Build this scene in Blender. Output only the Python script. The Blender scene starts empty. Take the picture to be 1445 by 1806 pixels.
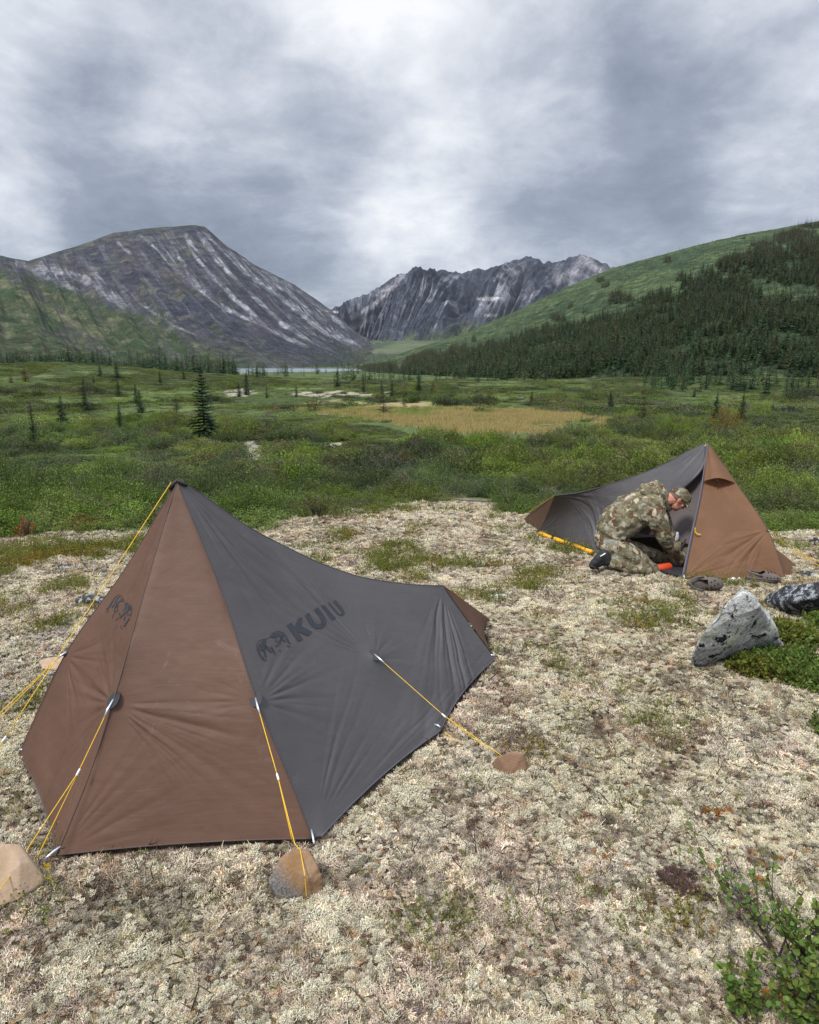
import bpy, bmesh, math, random
import numpy as np
from mathutils import Vector, Matrix, Euler, noise as mnoise
from mathutils.bvhtree import BVHTree
S = bpy.context.scene
COL = S.collection
# ------------------------------------------------------------------ camera, sky, sun, exposure
F = 1204.0; EYE = 1.7; PITCH = math.atan(263 / 1204); CP, SP = math.cos(PITCH), math.sin(PITCH)
cd = bpy.data.cameras.new('camera'); cam = bpy.data.objects.new('camera', cd); COL.objects.link(cam)
cd.sensor_fit = 'HORIZONTAL'; cd.sensor_width = 36; cd.lens = 36 * F / 1445
cd.clip_start = 0.05; cd.clip_end = 30000
cam.location = (0, 0, EYE); cam.rotation_euler = (math.pi / 2 - PITCH, 0, 0)
S.camera = cam
S.view_settings.view_transform = 'Standard'; S.view_settings.look = 'None'
S.view_settings.gamma = 1; S.view_settings.exposure = 0.35
S.cycles.max_bounces = 6; S.cycles.diffuse_bounces = 3; S.cycles.transparent_max_bounces = 8
S.cycles.volume_bounces = 0; S.cycles.transmission_bounces = 4
S.cycles.use_denoising = True; S.cycles.denoiser = 'OPENIMAGEDENOISE'; S.cycles.denoising_input_passes = 'RGB_ALBEDO_NORMAL'; S.cycles.denoising_prefilter = 'NONE'
SUN_EL = math.radians(52); SUN_AZ = math.radians(215)      # compass azimuth, 0 = +Y, clockwise

def ray(px, py):
    x = (px - 722.5) / F; v = -(py - 903) / F
    return (x, CP + v * SP, -SP + v * CP)

class NT:
    """small node helper"""
    def __init__(self, nt): self.nt = nt; nt.nodes.clear()
    def n(self, typ, **kw):
        nd = self.nt.nodes.new(typ)
        for k, v in kw.items():
            if k[0] == '_': nd.inputs[int(k[1:]) if k[1:].isdigit() else k[1:].replace('_', ' ')].default_value = v
            else: setattr(nd, k, v)
        return nd
    def l(self, a, b): self.nt.links.new(a, b)
    def math(self, op, a, b=None, clamp=False):
        nd = self.n('ShaderNodeMath', operation=op); nd.use_clamp = clamp
        for i, s in enumerate((a, b)):
            if s is None: continue
            if isinstance(s, (int, float)): nd.inputs[i].default_value = s
            else: self.l(s, nd.inputs[i])
        return nd.outputs[0]
    def mix(self, f, a, b, typ='MIX'):
        nd = self.n('ShaderNodeMix', data_type='RGBA', blend_type=typ)
        for s, k in ((f, 0), (a, 6), (b, 7)):
            if isinstance(s, (int, float)): nd.inputs[k].default_value = s
            elif isinstance(s, tuple): nd.inputs[k].default_value = (*s[:3], 1)
            else: self.l(s, nd.inputs[k])
        return nd.outputs[2]
    def ramp(self, f, stops, mode='LINEAR'):
        nd = self.n('ShaderNodeValToRGB'); cr = nd.color_ramp; cr.interpolation = mode
        while len(cr.elements) < len(stops): cr.elements.new(0.5)
        for e, (p, c) in zip(cr.elements, stops):
            e.position = p; e.color = (c, c, c, 1) if isinstance(c, (int, float)) else (*c, 1)
        self.l(f, nd.inputs[0]); return nd.outputs[0]
    def noise(self, vec, scale, detail=4, rough=0.55, dist=0.0):
        nd = self.n('ShaderNodeTexNoise', _Scale=scale, _Detail=detail, _Roughness=rough, _Distortion=dist)
        if vec is not None: self.l(vec, nd.inputs['Vector'])
        return nd

W = bpy.data.worlds.new('World'); S.world = W; W.use_nodes = True
def build_world():
    t = NT(W.node_tree)
    out = t.n('ShaderNodeOutputWorld'); bg = t.n('ShaderNodeBackground', _Strength=1.0); t.l(bg.outputs[0], out.inputs[0])
    sky = t.n('ShaderNodeTexSky', sky_type='NISHITA'); sky.sun_disc = False
    sky.sun_elevation = SUN_EL; sky.sun_rotation = SUN_AZ
    skyc = t.mix(1.0, sky.outputs[0], (0.085, 0.085, 0.085), 'MULTIPLY')
    tc = t.n('ShaderNodeTexCoord'); d = tc.outputs['Generated']
    sep = t.n('ShaderNodeSeparateXYZ'); t.l(d, sep.inputs[0])
    zc = t.math('ADD', t.math('MAXIMUM', sep.outputs[2], 0.0), 0.34)
    cx = t.math('DIVIDE', sep.outputs[0], zc); cy = t.math('DIVIDE', sep.outputs[1], zc)
    cmb = t.n('ShaderNodeCombineXYZ'); t.l(cx, cmb.inputs[0]); t.l(cy, cmb.inputs[1]); cmb.inputs[2].default_value = 3.7
    p = cmb.outputs[0]
    n1 = t.noise(p, 1.7, 10, 0.60, 0.25); n2 = t.noise(p, 5.5, 9, 0.62, 0.4); n3 = t.noise(d, 3.0, 5, 0.5)
    # warp of the direction for the big cloud masses
    w = t.n('ShaderNodeVectorMath', operation='SCALE'); w.inputs['Scale'].default_value = 0.30
    ws = t.n('ShaderNodeVectorMath', operation='SUBTRACT'); t.l(n3.outputs['Color'], ws.inputs[0]); ws.inputs[1].default_value = (.5, .5, .5)
    t.l(ws.outputs[0], w.inputs[0])
    dw = t.n('ShaderNodeVectorMath', operation='ADD'); t.l(d, dw.inputs[0]); t.l(w.outputs[0], dw.inputs[1])
    dn = t.n('ShaderNodeVectorMath', operation='NORMALIZE'); t.l(dw.outputs[0], dn.inputs[0])
    b = t.math('ADD', t.math('MULTIPLY', t.math('SUBTRACT', n1.outputs[0], 0.5), 1.55), t.math('MULTIPLY', t.math('SUBTRACT', n2.outputs[0], 0.5), 0.60))
    b = t.math('ADD', b, 0.54)
    for (px, py, r, wt) in CLOUDS:
        v = Vector(ray(px, py)).normalized()
        dt = t.n('ShaderNodeVectorMath', operation='DOT_PRODUCT'); t.l(dn.outputs[0], dt.inputs[0]); dt.inputs[1].default_value = v
        mr = t.n('ShaderNodeMapRange', interpolation_type='SMOOTHERSTEP')
        mr.inputs[1].default_value = math.cos(r); mr.inputs[2].default_value = 1.0; mr.inputs[3].default_value = 0; mr.inputs[4].default_value = wt
        t.l(dt.outputs['Value'], mr.inputs[0]); b = t.math('ADD', b, mr.outputs[0])
    col = t.ramp(b, [(0.0, (.180, .212, .275)), (0.28, (.270, .305, .375)), (0.50, (.415, .450, .520)), (0.74, (.62, .645, .695)), (1.0, (.82, .83, .85))])
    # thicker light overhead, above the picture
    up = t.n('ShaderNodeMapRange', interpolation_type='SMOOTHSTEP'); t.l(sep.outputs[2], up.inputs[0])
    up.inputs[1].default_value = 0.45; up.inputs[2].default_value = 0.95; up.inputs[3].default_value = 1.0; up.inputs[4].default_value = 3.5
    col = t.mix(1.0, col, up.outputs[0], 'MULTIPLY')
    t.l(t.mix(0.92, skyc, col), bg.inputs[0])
CLOUDS = [(650, 390, .20, -.17), (700, 110, .30, .46), (560, 330, .22, -.16), (630, 470, .24, .05), (10, 430, .14, .30), (60, 330, .26, -.30), (360, 250, .24, -.42),
          (260, 60, .26, .22), (1060, 235, .26, -.42), (1400, 300, .30, -.16), (60, 60, .16, -.14), (800, 420, .22, .04), (1180, 60, .22, .12),
          (1000, 400, .14, .14), (170, 190, .2, .26), (1150, 440, .16, -.05), (1350, 160, .20, .12)]
build_world()
sd = bpy.data.lights.new('sun', 'SUN'); sun = bpy.data.objects.new('sun', sd); COL.objects.link(sun)
sd.energy = 2.9; sd.angle = math.radians(10); sd.color = (1.0, .965, .91)
sv = Vector((math.sin(SUN_AZ) * math.cos(SUN_EL), math.cos(SUN_AZ) * math.cos(SUN_EL), math.sin(SUN_EL)))
sun.rotation_euler = sv.to_track_quat('Z', 'Y').to_euler()
# ------------------------------------------------------------------ helpers
rng = np.random.default_rng(7); random.seed(7)
def _h(ix, iy, s):
    n = (ix * 374761393 + iy * 668265263 + s * 974634777) & 0xffffffff
    n = ((n ^ (n >> 13)) * 1274126177) & 0xffffffff
    return ((n ^ (n >> 16)) & 0xffff) / 65535.0
def vnoise(x, y, s=0):
    x = np.asarray(x, float); y = np.asarray(y, float)
    ix = np.floor(x).astype(np.int64); iy = np.floor(y).astype(np.int64)
    fx = x - ix; fy = y - iy; fx = fx * fx * (3 - 2 * fx); fy = fy * fy * (3 - 2 * fy)
    a = _h(ix, iy, s); b = _h(ix + 1, iy, s); c = _h(ix, iy + 1, s); d = _h(ix + 1, iy + 1, s)
    return (a + (b - a) * fx) * (1 - fy) + (c + (d - c) * fx) * fy
def fbm(x, y, o=4, s=0, g=0.5):
    t = 0; a = 1; m = 0
    for i in range(o):
        t = t + a * vnoise(x * 2 ** i + 13.7 * i, y * 2 ** i - 7.1 * i, s + i); m += a; a *= g
    return t / m
def worley(x, y, s=0):
    ix = np.floor(x).astype(np.int64); iy = np.floor(y).astype(np.int64); best = np.full(np.shape(x), 9.0); idv = np.zeros(np.shape(x))
    for a in (-1, 0, 1):
        for b in (-1, 0, 1):
            cx = ix + a; cy = iy + b; d = np.hypot(cx + _h(cx, cy, s) - x, cy + _h(cx, cy, s + 1) - y); m = d < best; best = np.where(m, d, best); idv = np.where(m, _h(cx, cy, s + 2), idv)
    return best, idv
def sstep(a, b, x): t = np.clip((x - a) / (b - a), 0, 1); return t * t * (3 - 2 * t)
def lerp(a, b, t): return a + (b - a) * t
def mixc(c, d, m): return c + (np.asarray(d) - c) * np.asarray(m)[..., None]

_Y = np.array([-50, 0, 3.6, 4.4, 5.3, 6.3, 8.5, 10, 12, 18, 28, 40, 70, 120, 250, 400, 600, 700, 1400, 1600, 2000, 2600, 3100, 3600, 9000.])
_Z = np.array([0, 0, 0, -.03, -.17, -.33, -.45, -.56, -.85, -1.5, -2.2, -2.6, -3.2, -4, -5, -6, -7, -7.3, -7.3, -6, 4, 38, 88, 122, 122.])
def smz(Y):
    r = 0
    for k in (-.06, 0, .06): r = r + np.interp(Y * (1 + k), _Y, _Z)
    return r / 3
def gz(x, Y):
    """height of the ground"""
    x = np.asarray(x, float); Y = np.asarray(Y, float)
    z = smz(Y)
    z = z + 6.3 * np.exp(-((x + 138) / 62) ** 2 - ((Y - 250) / 90) ** 2)
    z = z + 2.0 * np.exp(-((x - 110) / 50) ** 2 - ((Y - 235) / 40) ** 2)
    far = sstep(12, 60, Y)
    z = z + far * (fbm(x / 16, Y / 16, 3, 5) - .5) * 1.4
    z = z - 14 * lake_m(x, Y)
    return z
def lake_m(x, Y):
    e = ((x + 215) / 185) ** 2 + ((Y - 960) / 310) ** 2 + (fbm(x / 60, Y / 60, 3, 9) - .5) * .35
    return sstep(1.05, .8, e)
def proj(x, Y, z):
    dz = z - EYE; dep = Y * CP - dz * SP; up = Y * SP + dz * CP
    dep = np.where(dep > .05, dep, .05)
    return 722.5 + F * x / dep, 903 - F * up / dep
def hit(px, py, z0=0.0):
    """the ground point seen at a photo pixel"""
    rx, ry, rz = ray(px, py); lo, hi = 1.0, 2500.0
    ts = np.geomspace(1, 3000, 1500); zz = EYE + rz * ts - (gz(rx * ts, ry * ts) + z0)
    k = int(np.argmax(zz < 0)) if (zz < 0).any() else 1499
    a, b = ts[max(k - 1, 0)], ts[k]
    for _ in range(30):
        m = (a + b) / 2
        if EYE + rz * m - (gz(rx * m, ry * m) + z0) < 0: b = m
        else: a = m
    return Vector((rx * b, ry * b, EYE + rz * b))
def at(px, py, Y):
    rx, ry, rz = ray(px, py); t = Y / ry
    return Vector((rx * t, Y, EYE + rz * t))
def inpoly(px, py, poly):
    r = np.zeros(np.shape(px), bool); n = len(poly)
    for i in range(n):
        x1, y1 = poly[i]; x2, y2 = poly[(i + 1) % n]
        c = ((y1 > py) != (y2 > py)) & (px < (x2 - x1) * (py - y1) / ((y2 - y1) or 1e-9) + x1)
        r ^= c
    return r
def pdist(px, py, pts):
    """distance to a polyline and the position along it 0..1"""
    best = np.full(np.shape(px), 1e9); pos = np.zeros(np.shape(px)); n = len(pts) - 1
    for i in range(n):
        ax, ay = pts[i]; bx, by = pts[i + 1]; dx, dy = bx - ax, by - ay
        t = np.clip(((px - ax) * dx + (py - ay) * dy) / (dx * dx + dy * dy), 0, 1)
        d = np.hypot(px - ax - t * dx, py - ay - t * dy); m = d < best
        best = np.where(m, d, best); pos = np.where(m, (i + t) / n, pos)
    return best, pos

def tag(o, label=None, cat=None, group=None, kind=None):
    if label: o['label'] = label
    if cat: o['category'] = cat
    if group: o['group'] = group
    if kind: o['kind'] = kind
    return o
def empty(name, loc, rz=0.0):
    o = bpy.data.objects.new(name, None); COL.objects.link(o); o.location = loc; o.rotation_euler = (0, 0, rz); o.empty_display_size = .1
    return o
def make_mesh(name, V, Fc, mat=None, smooth=True, col=None):
    me = bpy.data.meshes.new(name)
    V = np.asarray(V, np.float32).reshape(-1, 3)
    if isinstance(Fc, np.ndarray):
        k = Fc.shape[1]; nf = len(Fc)
        me.vertices.add(len(V)); me.vertices.foreach_set('co', V.ravel())
        me.loops.add(nf * k); me.loops.foreach_set('vertex_index', Fc.astype(np.int32).ravel())
        me.polygons.add(nf); me.polygons.foreach_set('loop_start', np.arange(nf, dtype=np.int32) * k)
        me.update(calc_edges=True); me.validate(verbose=False)
    else:
        me.from_pydata(V.tolist(), [], Fc)
    if smooth: me.polygons.foreach_set('use_smooth', np.ones(len(me.polygons), bool))
    if col is not None:
        a = me.color_attributes.new('col', 'FLOAT_COLOR', 'POINT')
        c = np.ones((len(V), 4), np.float32); c[:, :3] = col; a.data.foreach_set('color', c.ravel())
    for m in (mat if isinstance(mat, (list, tuple)) else [mat]):
        if m: me.materials.append(m)
    me.update(); return me
def put(name, me, parent=None, loc=None):
    o = bpy.data.objects.new(name, me); COL.objects.link(o)
    if parent: o.parent = parent
    if loc is not None: o.location = loc
    return o
def grid_faces(nu, nv, wrap=False):
    i = np.arange(nu - 1)[:, None] * nv; j = np.arange(nv - 1)[None, :]
    a = (i + j).ravel(); return np.stack([a, a + nv, a + nv + 1, a + 1], 1)
class MB:
    """collects tubes / boxes / polygons into one mesh"""
    def __init__(s): s.V = []; s.F = []
    def add(s, V, Fc):
        b = len(s.V); s.V += [tuple(v) for v in V]; s.F += [tuple(int(i) + b for i in f) for f in Fc]
    def tube(s, pts, r, k=6, cap=True):
        pts = [Vector(p) for p in pts]; n = len(pts); rr = r if isinstance(r, (list, tuple)) else [r] * n
        up = Vector((0, 0, 1)); V = []
        for i, p in enumerate(pts):
            d = (pts[min(i + 1, n - 1)] - pts[max(i - 1, 0)]).normalized()
            a = d.cross(up); a = a.normalized() if a.length > .05 else d.cross(Vector((1, 0, 0))).normalized()
            b = d.cross(a).normalized()
            V += [p + (a * math.cos(2 * math.pi * j / k) + b * math.sin(2 * math.pi * j / k)) * rr[i] for j in range(k)]
        Fc = [(i * k + j, i * k + (j + 1) % k, (i + 1) * k + (j + 1) % k, (i + 1) * k + j) for i in range(n - 1) for j in range(k)]
        if cap: Fc += [tuple(range(k))[::-1], tuple((n - 1) * k + j for j in range(k))]
        s.add(V, Fc)
    def box(s, c, sz, M=None):
        V = [Vector((sx * sz[0] / 2, sy * sz[1] / 2, z * sz[2] / 2)) for sx in (-1, 1) for sy in (-1, 1) for z in (-1, 1)]
        if M: V = [M @ v for v in V]
        s.add([v + Vector(c) for v in V], [(0, 1, 3, 2), (4, 6, 7, 5), (0, 4, 5, 1), (2, 3, 7, 6), (0, 2, 6, 4), (1, 5, 7, 3)])
    def build(s, name, mat, parent=None, smooth=True, loc=None):
        return put(name, make_mesh(name, s.V, s.F, mat, smooth), parent, loc)

# ------------------------------------------------------------------ materials
def mat(name, fn):
    m = bpy.data.materials.new(name); m.use_nodes = True; t = NT(m.node_tree)
    t.out = t.n('ShaderNodeOutputMaterial'); fn(t); return m
def bsdf(t, col, rough=.8, spec=.3, bump=None, **kw):
    b = t.n('ShaderNodeBsdfPrincipled')
    if isinstance(col, tuple): b.inputs['Base Color'].default_value = (*col, 1)
    else: t.l(col, b.inputs['Base Color'])
    b.inputs['Roughness'].default_value = rough; b.inputs['Specular IOR Level'].default_value = spec
    if bump is not None: t.l(bump, b.inputs['Normal'])
    for k, v in kw.items(): b.inputs[k.replace('_', ' ')].default_value = v
    t.l(b.outputs[0], t.out.inputs[0]); return b
def bumpn(t, h, st=.5, dist=.01, nrm=None):
    n = t.n('ShaderNodeBump', _Strength=st, _Distance=dist); t.l(h, n.inputs['Height'])
    if nrm is not None: t.l(nrm, n.inputs['Normal'])
    return n.outputs[0]
def objco(t): return t.n('ShaderNodeTexCoord').outputs['Object']
def attr(t, name, typ='GEOMETRY'): return t.n('ShaderNodeAttribute', attribute_name=name, attribute_type=typ)

def leaf_mat(name, trans=.35, inst=True, rough=.55):
    """diffuse + translucent leaf; colour = mesh colour x instance colour"""
    def fn(t):
        c = attr(t, 'col').outputs[0]
        if inst: c = t.mix(1.0, c, attr(t, 'tint', 'INSTANCER').outputs[0], 'MULTIPLY')
        b = t.n('ShaderNodeBsdfPrincipled', _Roughness=rough); b.inputs['Specular IOR Level'].default_value = .09
        t.l(c, b.inputs['Base Color'])
        tr = t.n('ShaderNodeBsdfTranslucent'); t.l(t.mix(1.0, c, (1.0, 1.1, .5), 'MULTIPLY'), tr.inputs[0])
        mx = t.n('ShaderNodeMixShader', _Fac=trans); t.l(b.outputs[0], mx.inputs[1]); t.l(tr.outputs[0], mx.inputs[2])
        t.l(mx.outputs[0], t.out.inputs[0])
    return mat(name, fn)
M_LEAF = leaf_mat('foliage_leaf'); M_NEEDLE = leaf_mat('spruce_needles', .12); M_LICH = leaf_mat('lichen', .12, rough=.9)
M_LEAFO = leaf_mat('leaf_plain', .3, inst=False); M_NEEDLEO = leaf_mat('needle_plain', .12, inst=False)

# geometry-node scatter of uncountable ground cover
def scatter(name, protos, pos, rotz, scl, idx, tint, label, cat, tilt=None, **kw):
    pcol = bpy.data.collections.new(name + '_sources')
    for i, me in enumerate(protos):
        o = bpy.data.objects.new('%s_tuft.%03d' % (name, i + 1), me); pcol.objects.link(o)
    n = len(pos); me = bpy.data.meshes.new(name); me.vertices.add(n)
    me.vertices.foreach_set('co', np.asarray(pos, np.float32).ravel())
    rot = np.zeros((n, 3), np.float32); rot[:, 2] = rotz
    if tilt is not None: rot[:, 0] = tilt[:, 0]; rot[:, 1] = tilt[:, 1]
    scl = np.asarray(scl, np.float32)
    if scl.ndim == 1: scl = np.repeat(scl[:, None], 3, 1)
    for nm, ty, d in (('rot', 'FLOAT_VECTOR', rot), ('scl', 'FLOAT_VECTOR', scl)):
        a = me.attributes.new(nm, ty, 'POINT'); a.data.foreach_set('vector', d.ravel())
    a = me.attributes.new('idx', 'INT', 'POINT'); a.data.foreach_set('value', np.asarray(idx, np.int32))
    a = me.attributes.new('tint', 'FLOAT_COLOR', 'POINT'); c = np.ones((n, 4), np.float32); c[:, :3] = tint; a.data.foreach_set('color', c.ravel())
    me.update()
    o = put(name, me); tag(o, label, cat, kind='stuff')
    g = bpy.data.node_groups.new(name + '_nodes', 'GeometryNodeTree')
    g.interface.new_socket('Geometry', in_out='INPUT', socket_type='NodeSocketGeometry')
    g.interface.new_socket('Geometry', in_out='OUTPUT', socket_type='NodeSocketGeometry')
    N = g.nodes.new; L = g.links.new
    gi = N('NodeGroupInput'); go = N('NodeGroupOutput'); ip = N('GeometryNodeInstanceOnPoints'); ci = N('GeometryNodeCollectionInfo')
    ci.inputs['Collection'].default_value = pcol; ci.inputs['Separate Children'].default_value = True; ci.inputs['Reset Children'].default_value = True
    def na(nm, ty):
        a = N('GeometryNodeInputNamedAttribute'); a.data_type = ty; a.inputs[0].default_value = nm; return a.outputs[0]
    e2r = N('FunctionNodeEulerToRotation'); L(na('rot', 'FLOAT_VECTOR'), e2r.inputs[0])
    L(gi.outputs[0], ip.inputs['Points']); L(ci.outputs[0], ip.inputs['Instance']); ip.inputs['Pick Instance'].default_value = True
    L(na('idx', 'INT'), ip.inputs['Instance Index']); L(e2r.outputs[0], ip.inputs['Rotation']); L(na('scl', 'FLOAT_VECTOR'), ip.inputs['Scale'])
    L(ip.outputs[0], go.inputs[0])
    md = o.modifiers.new('scatter', 'NODES'); md.node_group = g
    return o
# ------------------------------------------------------------------ the lie of the land: masks drawn on the ground
LICHEN_EDGE = [(-900, 1010), (-200, 965), (0, 953), (60, 947), (130, 938), (200, 932), (300, 930), (420, 935), (480, 924), (510, 906), (560, 912), (640, 906), (700, 899),
               (770, 885), (840, 880), (872, 888), (905, 903), (960, 905), (1100, 905), (1200, 912), (1300, 925), (1345, 934), (1390, 940), (1445, 938), (1700, 960), (2400, 1010)]
TAN = [(515, 722), (545, 708), (600, 704), (660, 712), (720, 708), (800, 706), (870, 716), (930, 722), (985, 729), (1078, 741), (1065, 754), (1015, 762), (965, 774), (900, 766), (800, 764), (715, 758), (690, 744), (610, 736), (550, 732)]
PALE = [[(500, 694), (530, 690), (560, 692), (600, 688), (640, 691), (690, 690), (690, 695), (640, 698), (600, 697), (590, 703), (550, 700)], [(395, 690), (430, 684), (455, 692), (430, 700), (400, 700)],
        [(425, 782), (446, 776), (470, 798), (500, 806), (520, 822), (470, 826), (432, 822)], [(560, 786), (600, 780), (630, 782), (600, 792), (565, 802)],
        [(775, 780), (842, 778), (835, 792), (805, 798), (792, 826), (768, 812)], 
        [(0, 768), (20, 766), (22, 776), (0, 780)], [(400, 655), (460, 658), (460, 660), (402, 658)],
        [(902, 701), (928, 700), (930, 704), (905, 705)], ]
MOSS = [[(0, 985), (70, 968), (150, 960), (235, 955), (230, 985), (150, 992), (90, 1000), (0, 1028)], [(10, 1078), (55, 1060), (60, 1085), (20, 1095)], [(60, 1100), (100, 1085), (160, 1078), (150, 1105), (80, 1110)],
        [(95, 1045), (190, 1032), (180, 1050), (110, 1058)], [(0, 1235), (80, 1195), (90, 1215), (20, 1268), (0, 1268)], [(645, 975), (700, 968), (765, 990), (740, 1010), (660, 1005)],
        [(540, 935), (640, 930), (620, 950), (560, 955)], [(770, 990), (905, 990), (890, 1003), (780, 1003)], [(920, 1010), (985, 1010), (990, 1035), (930, 1040)], [(1040, 1062), (1120, 1058), (1215, 1070), (1220, 1100), (1130, 1112), (1080, 1100)],
        [(990, 1040), (1030, 1045), (1025, 1058), (990, 1055)], [(1040, 1172), (1090, 1168), (1095, 1190), (1050, 1195)], [(965, 1300), (1010, 1270), (1060, 1290), (1070, 1325), (1010, 1330), (970, 1318)],
        [(700, 1012), (745, 1015), (740, 1028), (705, 1026)], [(1000, 960), (1060, 965), (1045, 985), (1000, 980)], [(860, 1140), (905, 1140), (905, 1150), (865, 1152)], [(1085, 1225), (1120, 1225), (1115, 1240), (1085, 1240)],
        [(880, 1000), (920, 1000), (925, 1012), (885, 1012)], [(1130, 1270), (1165, 1265), (1160, 1280), (1130, 1282)]]
LEAFY = [[(1300, 1175), (1345, 1140), (1385, 1110), (1445, 1095), (1600, 1090), (1600, 1260), (1445, 1240), (1400, 1215), (1350, 1180)], [(1240, 1184), (1285, 1166), (1345, 1150), (1400, 1140), (1425, 1200), (1330, 1200), (1265, 1200)], [(1410, 1250), (1600, 1250), (1600, 1310), (1430, 1300)]]
GRAVEL = [[(-300, 1040), (0, 1035), (60, 1060), (0, 1080), (60, 1110), (160, 1110), (150, 1165), (80, 1200), (0, 1235), (-300, 1300)]]
def edge_y(px): return np.interp(px, [p[0] for p in LICHEN_EDGE], [p[1] for p in LICHEN_EDGE])
def anyin(px, py, polys):
    r = np.zeros(np.shape(px), bool)
    for p in polys: r |= inpoly(px, py, p)
    return r
def masks(x, Y, z=None):
    z = gz(x, Y) if z is None else z
    px, py = proj(x, Y, z)
    w = np.clip(18 / np.maximum(Y, 1), .15, 3.0)
    jx = (fbm(x * 1.7, Y * 1.7, 3, 21) - .5) * 46 * w; jy = (fbm(x * 1.7, Y * 1.7, 3, 31) - .5) * 16 * w
    qx, qy = px + jx, py + jy
    behind = Y < .6
    brush = (qy < edge_y(qx)) & ~behind
    pale = anyin(qx, py + jy * .4, PALE) & brush; tan = inpoly(qx, py + jy * .4, TAN) & brush
    pale = pale & (fbm(x / 1.3, Y / 2.0, 4, 51) < .555); tan = tan & (fbm(x / 2.4, Y / 3.4, 4, 53) < .60)
    return dict(px=px, py=py, brush=brush & ~pale & ~tan, pale=pale, tan=tan, moss=anyin(qx, qy, MOSS) & ~behind, leafy=anyin(qx, qy, LEAFY) & ~behind, gravel=anyin(qx, qy, GRAVEL) & ~behind)

# ------------------------------------------------------------------ ground sheet
def ground_mat(t):
    c = attr(t, 'col').outputs[0]; p = t.n('ShaderNodeNewGeometry').outputs['Position']
    n1 = t.noise(p, 45, 6, .7); n2 = t.noise(p, 2.2, 8, .65); n3 = t.noise(p, 210, 3, .6)
    v = t.n('ShaderNodeTexVoronoi', _Scale=60.0); t.l(p, v.inputs['Vector'])
    k = t.ramp(n1.outputs[0], [(.3, .35), (.5, .9), (.7, 1.55)]); c = t.mix(1.0, c, k, 'MULTIPLY')
    c = t.mix(.6, c, t.mix(1.0, c, t.ramp(n2.outputs[0], [(.3, .55), (.7, 1.45)]), 'MULTIPLY'))
    h = t.math('ADD', t.math('MULTIPLY', n1.outputs[0], 1.0), t.math('MULTIPLY', n3.outputs[0], .4))
    bsdf(t, c, .95, .1, bumpn(t, h, .8, .02))
M_GROUND = mat('heath_ground', ground_mat)
def build_ground():
    th = np.concatenate([np.linspace(-math.pi, -.95, 40)[:-1], np.linspace(-.95, .95, 560), np.linspace(.95, math.pi, 40)[1:]])
    r = np.concatenate([[0.02], np.geomspace(.5, 5000, 900)])
    T, R = np.meshgrid(th, r, indexing='ij'); x = np.sin(T) * R; Y = np.cos(T) * R
    z = gz(x, Y); m = masks(x, Y, z)
    z = z + (fbm(x * 5, Y * 5, 4, 3) - .5) * .035 * (Y < 60) * (R > .8)
    n1 = fbm(x * 1.5, Y * 1.5, 4, 41); n2 = fbm(x / 9, Y / 9, 4, 42)
    c = np.zeros(x.shape + (3,)); c[:] = (.23, .20, .155)
    c = mixc(c, (.075, .055, .045), sstep(.5, .62, n1))
    c = np.where(m['gravel'][..., None], np.array((.26, .21, .18)) * (0.7 + .6 * n1[..., None]), c)
    g = np.zeros_like(c); g[:] = (.050, .068, .026)
    g = mixc(g, (.085, .115, .038), sstep(.42, .62, n2)); g = mixc(g, (.15, .17, .06), sstep(.60, .75, n2) * .6)
    lo = sstep(150, 900, Y); g = mixc(g, (.075, .105, .045), lo * .6)
    c = np.where(m['brush'][..., None], g, c)
    c = np.where(m['pale'][..., None], np.array((.31, .28, .21)) * (.45 + 1.0 * fbm(x * 1.1, Y * .8, 4, 44)[..., None]), c)
    tn = mixc(np.zeros_like(c) + np.array((.29, .23, .115)), (.20, .20, .075), sstep(.45, .6, fbm(x / 4, Y / 4, 3, 43)))
    c = np.where(m['tan'][..., None], tn, c)
    vf = sstep(1500, 2200, Y)
    vn = fbm(x / 90, Y / 160, 4, 47)
    vc = mixc(np.zeros_like(c) + np.array((.075, .10, .05)), (.10, .115, .065), sstep(.52, .62, vn)); vc = mixc(vc, (.03, .045, .03), sstep(.5, .4, vn) * .7)
    c = mixc(c, vc, vf)
    me = make_mesh('ground', np.stack([x, Y, z], -1), grid_faces(len(th), len(r)), M_GROUND, col=c.reshape(-1, 3))
    me.flip_normals()
    o = put('ground', me); tag(o, kind='structure'); return o
build_ground()
def water_mat(t):
    p = objco(t); n = t.noise(p, .35, 5, .6)
    bsdf(t, (.14, .17, .20), .34, .6, bumpn(t, n.outputs[0], .8, .8))
M_WATER = mat('water', water_mat)
def build_water():
    for nm, cx, cy, rx, ry, z in (('lake', -215, 960, 240, 390, -8.2), ('pond', 6, 232, 0, 0, 0)):
        if rx == 0: continue
        a = np.linspace(0, 2 * math.pi, 97)[:-1]
        V = [(cx, cy, z)] + [(cx + rx * math.cos(t), cy + ry * math.sin(t), z) for t in a]
        Fc = [(0, i + 1, (i + 1) % 96 + 1) for i in range(96)]
        tag(put(nm, make_mesh(nm, V, Fc, M_WATER, False)), kind='structure')
build_water()

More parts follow.
